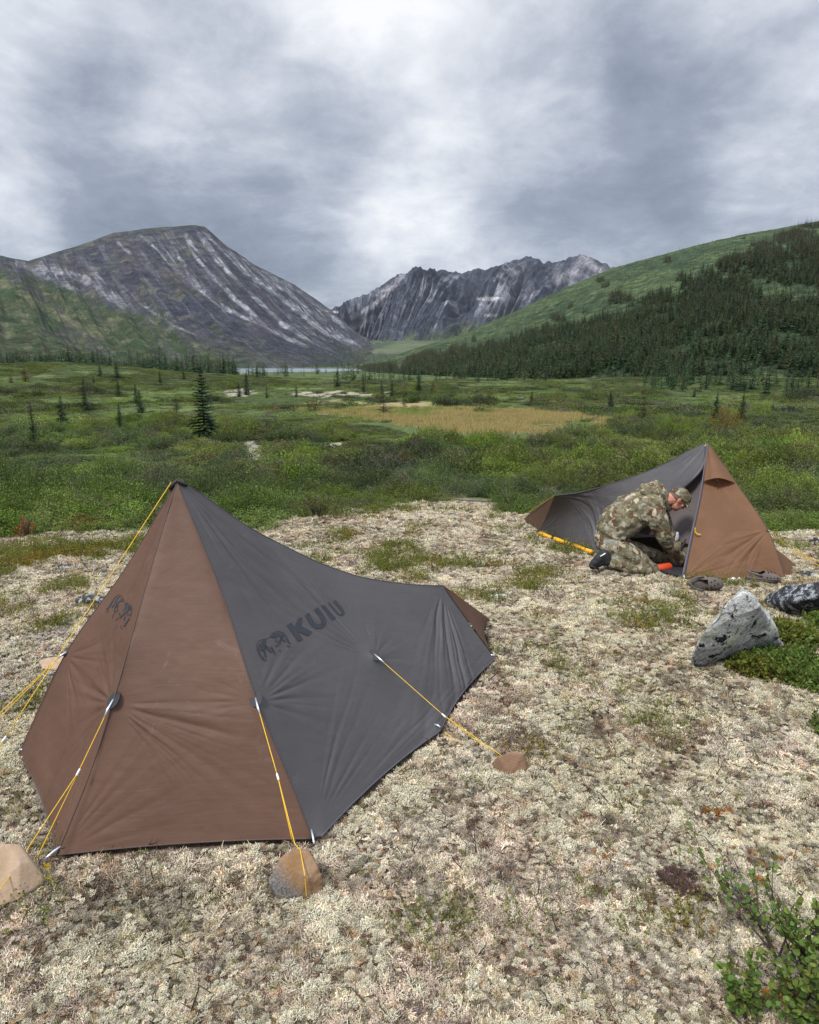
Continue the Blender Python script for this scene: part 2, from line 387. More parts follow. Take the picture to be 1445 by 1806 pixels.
# ------------------------------------------------------------------ mountains: real slopes between a ridge line and a foot line
def rock_mat(fine, bump_d):
    def fn(t):
        c = attr(t, 'col').outputs[0]; p = t.n('ShaderNodeNewGeometry').outputs['Position']
        n = t.noise(p, fine, 7, .72); n2 = t.noise(p, fine * 7, 5, .7)
        c = t.mix(1.0, c, t.ramp(n.outputs[0], [(.34, .48), (.5, 1.0), (.66, 1.6)]), 'MULTIPLY')
        c = t.mix(1.0, c, t.ramp(n2.outputs[0], [(.36, .5), (.64, 1.5)]), 'MULTIPLY')
        bsdf(t, c, .95, .1, bumpn(t, t.math('ADD', n.outputs[0], t.math('MULTIPLY', n2.outputs[0], .35)), 1.0, bump_d))
    return fn
M_ROCKN = mat('mountain_rock', rock_mat(.035, 8.0)); M_ROCKF = mat('far_mountain_rock', rock_mat(.014, 25.0)); M_HILL = mat('hill_heath', rock_mat(.12, 1.5))
def sheet(rows, nu, nv, conc, back, disp, seed):
    """rows: (ridge px, py, Y, foot px, py, Y) control lines; returns x,Y,z,u,s grids (s 0 foot .. 1 ridge .. back)"""
    R = np.array([at(a, b, y) for a, b, y, _, _, _ in rows]); B = np.array([at(a, b, y) for _, _, _, a, b, y in rows])
    k = np.arange(len(rows)); w = np.linspace(0, len(rows) - 1, nu)
    Ri = np.stack([np.interp(w, k, R[:, i]) for i in range(3)], 1); Bi = np.stack([np.interp(w, k, B[:, i]) for i in range(3)], 1)
    s = np.linspace(0, 1 + back, nv); s[np.argmin(abs(s - 1))] = 1.0
    sc = np.minimum(s, 1.0)[None, :, None]
    P = Bi[:, None] + (Ri - Bi)[:, None] * sc
    P[..., 2] = Bi[:, None, 2] + (Ri[:, None, 2] - Bi[:, None, 2]) * sc[..., 0] ** conc
    bs = np.maximum(s - 1, 0)[None, :]
    P[..., 1] += bs * (Ri[:, 1] - Bi[:, 1])[:, None] * .9; P[..., 0] += bs * (Ri[:, 0] - Bi[:, 0])[:, None] * .9
    H = (Ri[:, 2] - Bi[:, 2])[:, None]; P[..., 2] -= bs * H * 1.1 + 25 * (bs > 0)*0
    seg = np.concatenate([[0], np.cumsum(np.linalg.norm(np.diff(Ri, axis=0), axis=1))]); U = np.repeat(seg[:, None], nv, 1); Sg = np.repeat(s[None], nu, 0)
    P[..., 2] += disp(U, Sg, P)
    return P, U, Sg
def foot(rows, dz):
    return [(a, b, c, d, float(proj((d - 722.5) / F * f, f, float(gz((d - 722.5) / F * f, f)) - dz)[1]), f) for a, b, c, d, e, f in rows]
def left_mountain():
    rows = [(-900, 470, 1300, -1100, 680, 420), (-500, 425, 1500, -650, 668, 500), (-150, 440, 1900, -200, 660, 620), (0, 450, 2050, 90, 655, 760), (50, 460, 2150, 190, 653, 900), (95, 446, 2250, 270, 652, 1000), (130, 436, 2350, 330, 651, 1080),
            (200, 411, 2450, 430, 650, 1180), (250, 404, 2500, 500, 649, 1260), (290, 400, 2550, 540, 649, 1330), (345, 397, 2600, 600, 646, 1450), (362, 400, 2620, 640, 640, 1600), (395, 430, 2750, 652, 632, 1900),
            (450, 467, 2950, 660, 625, 2200), (520, 502, 3150, 668, 618, 2500), (585, 547, 3350, 672, 613, 2800), (640, 596, 3450, 680, 608, 3100), (690, 612, 3600, 700, 612, 3300)]
    def disp(U, s, P):
        m = np.sin(np.clip(s, 0, 1) * math.pi) ** .8
        g = fbm(U / 70, s * 1.6, 4, 61) - .5
        g2 = fbm(U / 19, s * 4, 3, 65) - .5
        return m * (g * 55 + g2 * 14) + (fbm(P[..., 0] / 60, P[..., 1] / 60, 4, 62) - .5) * (6 * m + 5)
    P, U, s = sheet(foot(rows, 5), 1100, 420, 1.35, .5, disp, 1)
    px, py = proj(P[..., 0], P[..., 1], P[..., 2]); sc = np.clip(s, 0, 1)
    n = fbm(U / 60, s * 9, 5, 71); na = fbm(U / 14, s * 5, 4, 72); nb = fbm(U / 28, s * 22, 4, 73)
    c = np.zeros(P.shape); c[:] = (.033, .036, .049)
    c = mixc(c, (.048, .045, .056), sstep(.45, .6, n) * .8)
    c = mixc(c, (.115, .115, .135), sstep(.60, .74, na) * .45)
    c = mixc(c, (.05, .055, .048), sstep(.55, .65, nb) * .6)
    # green lower slope, climbing to the left
    gl = np.interp(px, [-400, 0, 100, 200, 300, 400, 480, 560, 640, 700], [470, 478, 500, 535, 572, 606, 622, 628, 610, 600]) + (n - .5) * 60 + (na - .5) * 40
    gm = sstep(-14, 18, py - gl) * np.interp(px, [380, 460, 600, 640], [1, .35, .35, .8])
    gr = mixc(np.zeros(P.shape) + np.array((.030, .048, .021)), (.043, .054, .026), sstep(.45, .6, nb)); gr = mixc(gr, (.05, .05, .045), sstep(.55, .65, fbm(U / 40, s * 6, 4, 76)) * .7)
    c = mixc(c, gr, gm)
    ol = sstep(.60, .68, fbm(U / 30, s * 30, 5, 77)) * sstep(500, 300, px) + sstep(.66, .72, fbm(U / 18, s * 22, 5, 79)) * .5
    c = mixc(c, (.15, .145, .085), np.clip(ol, 0, 1) * .28)
    # pale dry band on the green shoulder
    d, q = pdist(px + (n - .5) * 10, py + (na - .5) * 12, [(-120, 440), (0, 497), (60, 530), (110, 560), (180, 592)]); c = mixc(c, (.12, .12, .065), sstep(9, 2, d) * .6 * (nb > .40))
    # scree chutes
    J = (na - .5) * 9; J2 = (nb - .5) * 6
    chutes = [([(247, 414), (268, 430), (296, 458), (346, 505), (398, 546), (450, 568), (505, 592)], 5.5, .9), ([(292, 408), (310, 440), (330, 478), (350, 500), (372, 520)], 5, .7), ([(325, 409), (346, 453), (380, 494), (415, 529), (484, 586), (540, 612)], 5.5, .95),
              ([(346, 406), (380, 456), (432, 508), (500, 574), (560, 606)], 6, .95), ([(357, 408), (400, 450), (450, 500), (519, 570), (575, 600)], 3.5, .5), ([(400, 440), (450, 493), (485, 514), (530, 552), (571, 583), (632, 613)], 8, 1.0), ([(425, 452), (470, 490), (520, 525), (570, 566)], 5, .8), ([(460, 475), (520, 510), (575, 548), (610, 580)], 6, .7),
              ([(268, 408), (285, 432), (312, 466), (340, 498)], 3, .6), ([(20, 462), (60, 478), (110, 500), (140, 515)], 7, .6), ([(60, 470), (110, 480), (165, 500), (200, 530), (235, 550)], 10, .65), ([(140, 455), (165, 475), (185, 515), (225, 545)], 9, .6),
              ([(205, 425), (218, 438), (230, 448)], 3, .5), ([(175, 432), (185, 440)], 2.5, .5), ([(200, 488), (250, 535), (300, 570), (345, 590)], 4, .5)]
    for pts, wd, st in chutes:
        d, q = pdist(px + J + J2, py - J, pts)
        mm = sstep(wd * .92, wd * .12, d + (na - .5) * wd * 2.2) * st * sstep(1.0, .75, q * .9) * sstep(-.02, .06, q)
        c = mixc(c, (.235, .24, .26), mm * lerp(.4, 1.0, sstep(.40, .55, nb)) * lerp(.45, 1, sstep(.38, .52, fbm(P[..., 0] / 22, P[..., 2] / 16, 4, 78))))
    c = mixc(c, (.05, .058, .048), sstep(-9, 0, -(py - np.interp(px, [-200, 0, 50, 130, 200, 345, 395, 520, 640], [440, 450, 460, 437, 411, 397, 430, 502, 596]))) * .7 * (px < 350))
    me = make_mesh('mountain', P, grid_faces(*s.shape), M_ROCKN, col=np.clip(c, 0, 1).reshape(-1, 3)); me.flip_normals() if False else None
    tag(put('mountain', me), kind='structure')
def far_mountains():
    rows = [(540, 600, 4300, 520, 625, 3000), (590, 546, 4500, 560, 622, 3050), (610, 534, 4600, 590, 618, 3100), (650, 517, 4800, 615, 614, 3150), (690, 491, 4900, 640, 610, 3200), (720, 480, 5000, 655, 608, 3250), (733, 471, 5000, 665, 606, 3300), (760, 476, 5100, 690, 604, 3300),
            (780, 473, 5200, 710, 603, 3350), (815, 483, 5300, 730, 602, 3350), (840, 476, 5300, 750, 600, 3400), (870, 471, 5300, 775, 600, 3400), (905, 461, 5300, 800, 600, 3400), (935, 451, 5200, 830, 600, 3300), (960, 462, 5200, 850, 600, 3300), (990, 457, 5100, 880, 600, 3200),
            (1030, 447, 5000, 920, 600, 3100), (1060, 462, 4900, 960, 600, 3000), (1085, 471, 4800, 1010, 600, 2900), (1180, 500, 4600, 1100, 600, 2700), (1320, 500, 4400, 1250, 600, 2500)]
    def disp(U, s, P):
        m = np.sin(np.clip(s, 0, 1) * math.pi) ** .7
        rg = 1 - abs(fbm(U / 160, s * 1.2, 4, 81) - .5) * 2
        r2 = 1 - abs(fbm(U / 55, s * 2.2, 3, 85) - .5) * 2
        jag = (fbm(U / 35, s * 8, 4, 83) - .5) * 34 * sstep(.72, 1.0, s)
        return m * ((rg - .7) * 260 + (r2 - .7) * 45 + (fbm(U / 420, s * 1.5, 3, 86) - .5) * 320) + jag + (fbm(P[..., 0] / 120, P[..., 1] / 120, 4, 82) - .5) * 20
    P, U, s = sheet(foot(rows, 8), 1100, 360, 1.25, .4, disp, 2)
    px, py = proj(P[..., 0], P[..., 1], P[..., 2])
    n = fbm(U / 150, s * 5, 5, 91); na = fbm(U / 36, s * 2.2, 4, 92); nb = fbm(U / 22, s * 10, 4, 93); rg = 1 - abs(fbm(U / 160, s * 1.2, 4, 81) - .5) * 2
    c = np.zeros(P.shape); c[:] = (.034, .040, .058)
    c = mixc(c, (.064, .066, .085), sstep(.5, .65, nb) * .7)
    zone = sstep(560, 640, px) * .45 + sstep(720, 760, px) * .55
    zone = zone * sstep(610, 560, py + (px - 800) * .12) * (1 - .75 * np.exp(-((px - 745) / 38) ** 2 - ((py - 485) / 17) ** 2))
    zone = zone * (1 - .85 * sstep(0, 26, (py - np.interp(px, [700, 770, 830, 900, 960, 1010, 1080], [600, 570, 545, 515, 530, 525, 500]))))
    ch = sstep(.50, .60, fbm(U / 75, s * 1.6, 4, 94) * .55 + na * .45 + (rg - .75) * .0 + (n - .5) * .35)
    zone = zone * (1 - .55 * sstep(900, 960, px)); c = mixc(c, (.235, .24, .27), ch * zone * .9 * lerp(.25, 1, sstep(.40, .54, fbm(P[..., 0] / 60, P[..., 2] / 45, 4, 95))))
    for pts, wd in (([(600, 600), (630, 575), (660, 560)], 5), ([(985, 495), (1015, 480), (1030, 455)], 9), ([(1030, 455), (1060, 480), (1050, 495), (1000, 512)], 8), ([(700, 500), (680, 520), (650, 545), (620, 560)], 4), ([(710, 486), (690, 505), (665, 520)], 4)):
        d, q = pdist(px, py, pts); c = mixc(c, (.24, .235, .25), sstep(wd * 1.6, 0, d + (nb - .5) * 9) * .8)
    for x0, y0, rx, ry, col in ((862, 527, 22, 3.5, (.42, .41, .42)), (868, 556, 12, 3, (.25, .25, .24)), (592, 550, 6, 2.2, (.6, .6, .6)), (880, 525, 6, 1.2, (.8, .82, .85))):
        c = mixc(c, col, sstep(1.3, .6, np.hypot((px - x0) / rx, (py - y0) / ry) + (nb - .5) * .8))
    gl = np.interp(px, [560, 650, 720, 800, 880, 960, 1050], [612, 600, 588, 572, 556, 535, 515]) + (n - .5) * 36
    gr = mixc(np.zeros(P.shape) + np.array((.05, .066, .04)), (.085, .10, .055), sstep(.45, .6, nb))
    c = mixc(c, gr, sstep(-6, 22, py - gl) * .9)
    me = make_mesh('far_mountains', P, grid_faces(*s.shape), M_ROCKF, col=np.clip(c, 0, 1).reshape(-1, 3))
    tag(put('far_mountains', me), kind='structure')
def hill_density(px, py):
    d = np.full(px.shape, .018)
    line = np.interp(px, [560, 640, 680, 760, 850, 930, 1010, 1070, 1130, 1180, 1230, 1300, 1370, 1445, 1700], [655, 650, 645, 628, 606, 590, 574, 560, 556, 530, 500, 478, 452, 438, 400])
    d = np.where(py > line, .95, d)
    for x, y, rx, ry, v in ((1090, 528, 26, 10, .9), (1170, 535, 42, 11, .8), (1230, 493, 45, 13, .95), (1300, 470, 40, 12, .9), (1350, 440, 30, 11, .9), (1400, 420, 40, 12, .95), (1445, 400, 40, 8, .8), (1330, 455, 60, 12, .8), (1080, 530, 14, 8, .9), (1175, 458, 10, 8, .5),
                            (1060, 500, 12, 6, .5), (1020, 548, 9, 5, .5), (975, 560, 8, 5, .5), (1410, 470, 60, 22, .9), (1445, 430, 60, 16, .9)):
        d = np.maximum(d, v * (((px - x) / rx) ** 2 + ((py - y) / ry) ** 2 < 1))
    for x, y, rx, ry, v in ((1180, 500, 30, 6, .05), (1060, 575, 22, 7, .10), (1340, 505, 40, 11, .15), (1400, 520, 55, 16, .2), (1445, 560, 40, 14, .35), (1260, 620, 18, 7, .3), (1360, 668, 40, 9, .25), (1000, 598, 40, 8, .45), (1350, 545, 25, 9, .4), (1190, 640, 26, 6, .45)):
        d = np.where(((px - x) / rx) ** 2 + ((py - y) / ry) ** 2 < 1, np.minimum(d, v), d)
    return d
def hill():
    rows = [(600, 652, 1700, 560, 654, 1300), (640, 644, 1650, 610, 652, 900), (700, 626, 1500, 650, 656, 700), (760, 606, 1380, 700, 659, 520), (820, 588, 1280, 760, 662, 430), (900, 553, 1150, 850, 665, 340), (1000, 506, 1050, 960, 667, 300), (1085, 471, 980, 1060, 671, 275),
            (1200, 440, 900, 1180, 676, 255), (1300, 415, 850, 1290, 682, 240), (1445, 390, 800, 1445, 690, 230), (1600, 362, 760, 1620, 700, 215), (1900, 310, 700, 1950, 720, 200), (2500, 230, 640, 2700, 760, 180)]
    rows = [(a, b, c, d, proj(*(lambda q: (q, f, float(gz(q, f)) - .8))((d - 722.5) / F * f))[1], f) for a, b, c, d, e, f in rows]
    def disp(U, s, P):
        m = np.sin(np.clip(s, 0, 1) * math.pi)
        return m * ((fbm(P[..., 0] / 130, P[..., 1] / 130, 3, 101) - .5) * 16) + (fbm(P[..., 0] / 14, P[..., 1] / 14, 4, 102) - .5) * 1.6 * sstep(0, .1, s)
    P, U, s = sheet(rows, 900, 360, .98, .4, disp, 3)
    n = fbm(P[..., 0] / 40, P[..., 1] / 90, 5, 111); nb = fbm(P[..., 0] / 7, P[..., 1] / 12, 4, 112); px, py = proj(P[..., 0], P[..., 1], P[..., 2])
    c = np.zeros(P.shape); c[:] = (.047, .070, .029)
    c = mixc(c, (.028, .046, .022), sstep(.42, .56, n)); c = mixc(c, (.026, .042, .02), sstep(.5, .58, fbm(P[..., 0] / 22, P[..., 2] / 5 + P[..., 1] / 200, 4, 118)) * .7); c = mixc(c, (.066, .088, .036), sstep(.52, .7, nb) * .7)
    low = sstep(.25, .05, s); c = mixc(c, (.07, .085, .04), low * .6)
    c = mixc(c, (.24, .22, .17), (fbm(P[..., 0] / 4, P[..., 1] / 4, 3, 113) > .74) * (s < .2) * .7)
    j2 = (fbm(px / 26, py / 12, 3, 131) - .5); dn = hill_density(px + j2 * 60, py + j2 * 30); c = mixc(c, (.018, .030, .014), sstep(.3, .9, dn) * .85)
    wd, wi = worley(P[..., 0] / 5, P[..., 1] / 9, 117); c *= (1.15 - .5 * sstep(.35, .8, wd) + .25 * (wi - .5))[..., None]
    me = make_mesh('hillside', P, grid_faces(*s.shape), M_HILL, col=c.reshape(-1, 3))
    tag(put('hillside', me), kind='structure')
    return P, s, px, py
left_mountain(); far_mountains(); HILL = hill()

def haze():
    me = bpy.data.meshes.new('haze'); bm = bmesh.new(); bmesh.ops.create_cube(bm, size=1.0); bm.to_mesh(me); bm.free()
    o = put('haze', me); o.scale = (10400, 10400, 900); o.location = (0, 0, 900 / 2 - 24.0)
    m = bpy.data.materials.new('haze_air'); m.use_nodes = True; t = NT(m.node_tree); out = t.n('ShaderNodeOutputMaterial'); v = t.n('ShaderNodeVolumePrincipled'); v.inputs['Color'].default_value = (.80, .87, 1.0, 1); v.inputs['Density'].default_value = HAZE; v.inputs['Anisotropy'].default_value = .0
    t.l(v.outputs[0], out.inputs['Volume']); me.materials.append(m); tag(o, 'thin bluish air over the whole valley', 'haze', kind='stuff')
HAZE = 1.5e-5
haze()
# ------------------------------------------------------------------ vegetation prototypes
def leafquad(R, p, ax, nrm, L, Wd):
    """pointed leaf: 4 verts (kite)"""
    side = np.cross(ax, nrm); side /= np.linalg.norm(side) + 1e-9
    return [p, p + ax * L * .5 + side * Wd * .5, p + ax * L, p + ax * L * .5 - side * Wd * .5]
def rdir(R, up=.3):
    v = R.normal(size=3); v[2] = abs(v[2]) * .6 + up; return v / np.linalg.norm(v)
def shrub_proto(seed, rad, hgt, nstem, nleaf, L, stemr=.0035, dome=.6, leafcol=((.055, .085, .028), (.10, .14, .045)), low=.25, wr=.55):
    """many stems fanning out from one base, leaves along the upper part; normalised to rad / hgt in metres"""
    R = np.random.default_rng(seed); V = []; Fc = []; C = []
    bark = np.array((.085, .07, .062))
    for i in range(nstem):
        a = R.uniform(0, 2 * math.pi); rr = rad * math.sqrt(R.uniform(0, 1)); h = hgt * (1 - dome * (rr / rad) ** 2) * R.uniform(.6, 1.1)
        b = np.array((math.cos(a) * rr * .45, math.sin(a) * rr * .45, -.04)); tip = np.array((math.cos(a) * rr, math.sin(a) * rr, h)) + R.normal(size=3) * .03
        mid = (b + tip) / 2 + R.normal(size=3) * rad * .12; pts = [b, mid, tip]
        for k in range(2):
            p, q = pts[k], pts[k + 1]; d = q - p; s = np.cross(d, R.normal(size=3)); s /= np.linalg.norm(s) + 1e-9; s2 = np.cross(d / (np.linalg.norm(d) + 1e-9), s)
            w = stemr * (1.0, .6, .3)[k]; w2 = stemr * (1.0, .6, .3)[k + 1]; n = len(V)
            V += [p + s * w, p - s * w * .5 + s2 * w * .87, p - s * w * .5 - s2 * w * .87, q + s * w2, q - s * w2 * .5 + s2 * w2 * .87, q - s * w2 * .5 - s2 * w2 * .87]
            Fc += [(n, n + 1, n + 4, n + 3), (n + 1, n + 2, n + 5, n + 4), (n + 2, n, n + 3, n + 5)]; C += [bark * R.uniform(.7, 1.4)] * 6
        base_c = np.array(leafcol[0]) + (np.array(leafcol[1]) - leafcol[0]) * R.uniform()
        for j in range(nleaf):
            t = low + (1 - low) * R.uniform() ** .7; u = t * 2; p = (pts[0] + (pts[1] - pts[0]) * u) if u < 1 else (pts[1] + (pts[2] - pts[1]) * (u - 1))
            p = p + R.normal(size=3) * rad * .075; ax = rdir(R, .5); nr = rdir(R, .5); n = len(V)
            l = L * R.uniform(.7, 1.3); V += leafquad(R, p, ax, nr, l, l * wr); Fc.append((n, n + 1, n + 2, n + 3)); C += [base_c * R.uniform(.65, 1.4) * np.array((R.uniform(.85, 1.25), 1, R.uniform(.8, 1.1)))] * 4
    return V, Fc, C
def pm(name, vfc, m): return make_mesh(name, np.array(vfc[0]), vfc[1], m, False, col=np.clip(np.array(vfc[2]), 0, 1))
def join(*parts):
    V = []; Fc = []; C = []
    for v, f, c in parts: b = len(V); V += list(v); Fc += [tuple(i + b for i in q) for q in f]; C += list(c)
    return V, Fc, C

def spruce_parts(seed, whorls, nb, spray, width=.2, bare=.05, ragged=.25, col=(.030, .056, .030)):
    """unit-height spruce: returns crown and trunk"""
    R = np.random.default_rng(seed); V = []; Fc = []; C = []; col = np.array(col)
    for i in range(whorls):
        t = (i + .5) / whorls; z = bare + (1 - bare) * t * .97; r = width * (1 - t) ** .8 * R.uniform(.82, 1.12) + .012
        if t < .12: r *= .75 + 2 * t
        for j in range(max(3, int(nb * (1 - t * .45)))):
            if R.uniform() < .08: continue
            a = R.uniform(0, 2 * math.pi); rr = r * R.uniform(1 - ragged * 1.6, 1 + ragged * .5)
            d = np.array((math.cos(a), math.sin(a), 0)); sd = np.array((-d[1], d[0], 0)); droop = .30 * (1 - t) + .02 - t * .5
            b = np.array((0, 0, z)); e = b + d * rr + np.array((0, 0, -droop * rr)); m = b + (e - b) * .55 + np.array((0, 0, -.05 * rr)); wd = rr * .26
            cc = col * R.uniform(.65, 1.55) * np.array((R.uniform(.9, 1.3), 1, R.uniform(.85, 1.15)))
            if spray <= 1:
                n = len(V); V += [b, m + sd * wd + np.array((0, 0, -.12 * rr)), e, m - sd * wd + np.array((0, 0, -.12 * rr)), m + np.array((0, 0, .05 * rr))]
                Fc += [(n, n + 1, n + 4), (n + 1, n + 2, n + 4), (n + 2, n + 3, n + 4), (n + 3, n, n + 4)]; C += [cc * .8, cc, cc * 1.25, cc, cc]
            else:
                for k in range(spray):
                    q = (k + .6) / spray; sidei = 1 if k % 2 else -1
                    p = b + (e - b) * q + R.normal(size=3) * .004; q2 = p + (d * .55 + sd * sidei * R.uniform(.5, 1.1) + np.array((0, 0, R.uniform(-.45, .1)))) * rr * (.42 - .2 * q)
                    w = .007 + .03 * rr; up = np.array((0, 0, 1.)) * w * .5 + sd * w * .9; n = len(V)
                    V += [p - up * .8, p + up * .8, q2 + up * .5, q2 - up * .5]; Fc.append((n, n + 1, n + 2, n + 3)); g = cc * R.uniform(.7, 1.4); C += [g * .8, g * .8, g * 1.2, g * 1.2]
                n = len(V); V += [b - sd * .003, b + sd * .003, e + sd * .004, e - sd * .004]; Fc.append((n, n + 1, n + 2, n + 3)); C += [cc] * 4
    n = len(V); V += [np.array((.006, 0, .93)), np.array((-.004, .005, .93)), np.array((-.004, -.005, .93)), np.array((0, 0, 1.0))]
    Fc += [(n, n + 1, n + 3), (n + 1, n + 2, n + 3), (n + 2, n, n + 3)]; C += [col * 1.3] * 4
    TV = []; TF = []; TC = []; K = 6 if spray > 1 else 4
    for lv, (z, r) in enumerate(((-.04, .017), (.4, .011), (.96, .002))):
        for k in range(K): a = 2 * math.pi * k / K; TV.append(np.array((math.cos(a) * r, math.sin(a) * r, z))); TC.append(np.array((.07, .055, .045)))
    for lv in range(2):
        for k in range(K): TF.append((lv * K + k, lv * K + (k + 1) % K, (lv + 1) * K + (k + 1) % K, (lv + 1) * K + k))
    return (V, Fc, C), (TV, TF, TC)
def thing_tree(name, crown_me, trunk_me, loc, h, rz, label, cat, group=None, wide=1.0):
    o = empty(name, loc, rz); o.scale = (h * wide, h * wide, h); tag(o, label, cat, group)
    put('crown', crown_me, o); put('trunk', trunk_me, o); return o

# ---------------- near single spruces
FINE = [spruce_parts(300 + i, 26, 15, 9, w, .03, .3, c) for i, (w, c) in enumerate(((.20, (.022, .042, .024)), (.17, (.030, .055, .030)), (.24, (.026, .048, .028)), (.13, (.035, .055, .028))))]
FC = [pm('crown', f[0], M_NEEDLEO) for f in FINE]; FT = [pm('trunk', f[1], M_NEEDLEO) for f in FINE]
BRN = spruce_parts(330, 16, 15, 8, .36, .02, .4, (.085, .062, .022)); BRC = pm('crown', BRN[0], M_NEEDLEO); BRT = pm('trunk', BRN[1], M_NEEDLEO)
PIN = spruce_parts(331, 16, 12, 8, .30, .10, .6, (.040, .048, .020)); PNC = pm('crown', PIN[0], M_NEEDLEO); PNT = pm('trunk', PIN[1], M_NEEDLEO)
def single(kind, px, ytop, ybase, label, cat='tree', group='small spruces dotted over the brush', sink=.25, wide=1.0, name='spruce_tree'):
    p = hit(px, ybase); h = (ybase - ytop) / F * (p.y * CP) * 1.03 + sink
    c, t = (FC[kind], FT[kind]) if isinstance(kind, int) else ((BRC, BRT) if kind == 'b' else (PNC, PNT))
    return thing_tree(name, c, t, (p.x, p.y, p.z - sink * .2), h, random.uniform(0, 6), label, cat, group, wide)
single(0, 362, 652, 778, 'tallest dark blue-green spruce standing alone in the brush left of centre', group=None, wide=1.08)
for a in [(2, 112, 703, 757, 'dark broad young spruce in the left part of the brush, lowest of the left ones'), (1, 152, 670, 726, 'slim dark spruce between the lone broad young spruce and the far left meadow crest'),
          (1, 213, 716, 762, 'pale green small spruce halfway between the tallest spruce and the left edge'), (2, 248, 690, 728, 'dark small spruce, nearer one of a close pair in the left brush'), (1, 241, 678, 712, 'dark small spruce, farther one of a close pair in the left brush'),
          (3, 62, 716, 792, 'thin yellowish green spruce sapling near the left edge of the brush'), (2, 207, 640, 669, 'small dark spruce on the left meadow crest with thin top'), (2, 178, 643, 668, 'small dark spruce just left of another on the left meadow crest'), (1, 210, 668, 700, 'thin faint spruce sapling below the left meadow crest'),
          (2, 166, 664, 678, 'tiny round dark spruce on the left meadow slope'), (0, 436, 658, 697, 'dark spruce rising from a low clump beside the pale sandy patch'), (2, 422, 675, 700, 'low wide spruce leaning into the clump beside the pale sandy patch'), (1, 471, 683, 704, 'tiny dark spruce right of the low clump beside the pale patch'),
          (0, 596, 651, 687, 'spruce standing behind the pale lichen strip near the lake end'), (0, 739, 658, 691, 'dark pointed spruce standing on the flat right of the pale lichen strip'), (2, 1077, 690, 719, 'small dark spruce on the flat right of the tan meadow'),
          (0, 1262, 696, 742, 'spruce just left behind the reddish thin shrub'), (0, 1308, 697, 745, 'spruce just right behind the reddish thin shrub'), (1, 283, 655, 676, 'small spruce on the meadow left of the tallest spruce'), (1, 325, 650, 670, 'small spruce by the lake edge left of the tallest spruce top'),
          (1, 523, 679, 700, 'tiny pale spruce left of the pale lichen strip'), (1, 674, 670, 694, 'small grey-green spruce behind the pale lichen strip'), (1, 642, 665, 692, 'thin spruce behind the pale strip, left one of two thin ones'), (1, 692, 672, 702, 'low spruce at the right end of the pale lichen strip'),
          (2, 1225, 686, 700, 'small dark spruce out on the flat before the forest'), (2, 938, 690, 712, 'small dark spruce beside the upper edge of the tan meadow'), (1, 717, 690, 706, 'tiny spruce above the tan meadow'), (3, 600, 722, 728, 'tiny shoot on the tan meadow edge'),
          (2, 83, 735, 742, 'low dark spruce tip in the left brush'), (1, 484, 690, 700, 'tiny spruce tip by the pale patch')]:
    if a[3] - a[2] > 12: single(*a)
single('b', 46, 646, 673, 'rounded rusty brown young conifer near the left edge of the meadow', wide=1.0, group=None); single('b', 20, 660, 675, 'small rusty brown conifer right at the left edge', wide=1.1, group=None); single('b', 765, 673, 701, 'rusty brown young conifer at the upper edge of the tan meadow', group=None)
single('p', 677, 694, 733, 'dark olive bushy young pine standing on the tan meadow', group=None, name='pine_tree', wide=1.15); single('p', 712, 700, 716, 'small brown thinning conifer above the tan meadow', group=None, name='pine_tree')
single('p', 312, 700, 728, 'yellowish bushy young pine left of the tallest spruce', group=None, name='pine_tree'); single('p', 1135, 703, 745, 'yellow-green bushy young pine right of the tan meadow', group=None, name='pine_tree', wide=1.2)

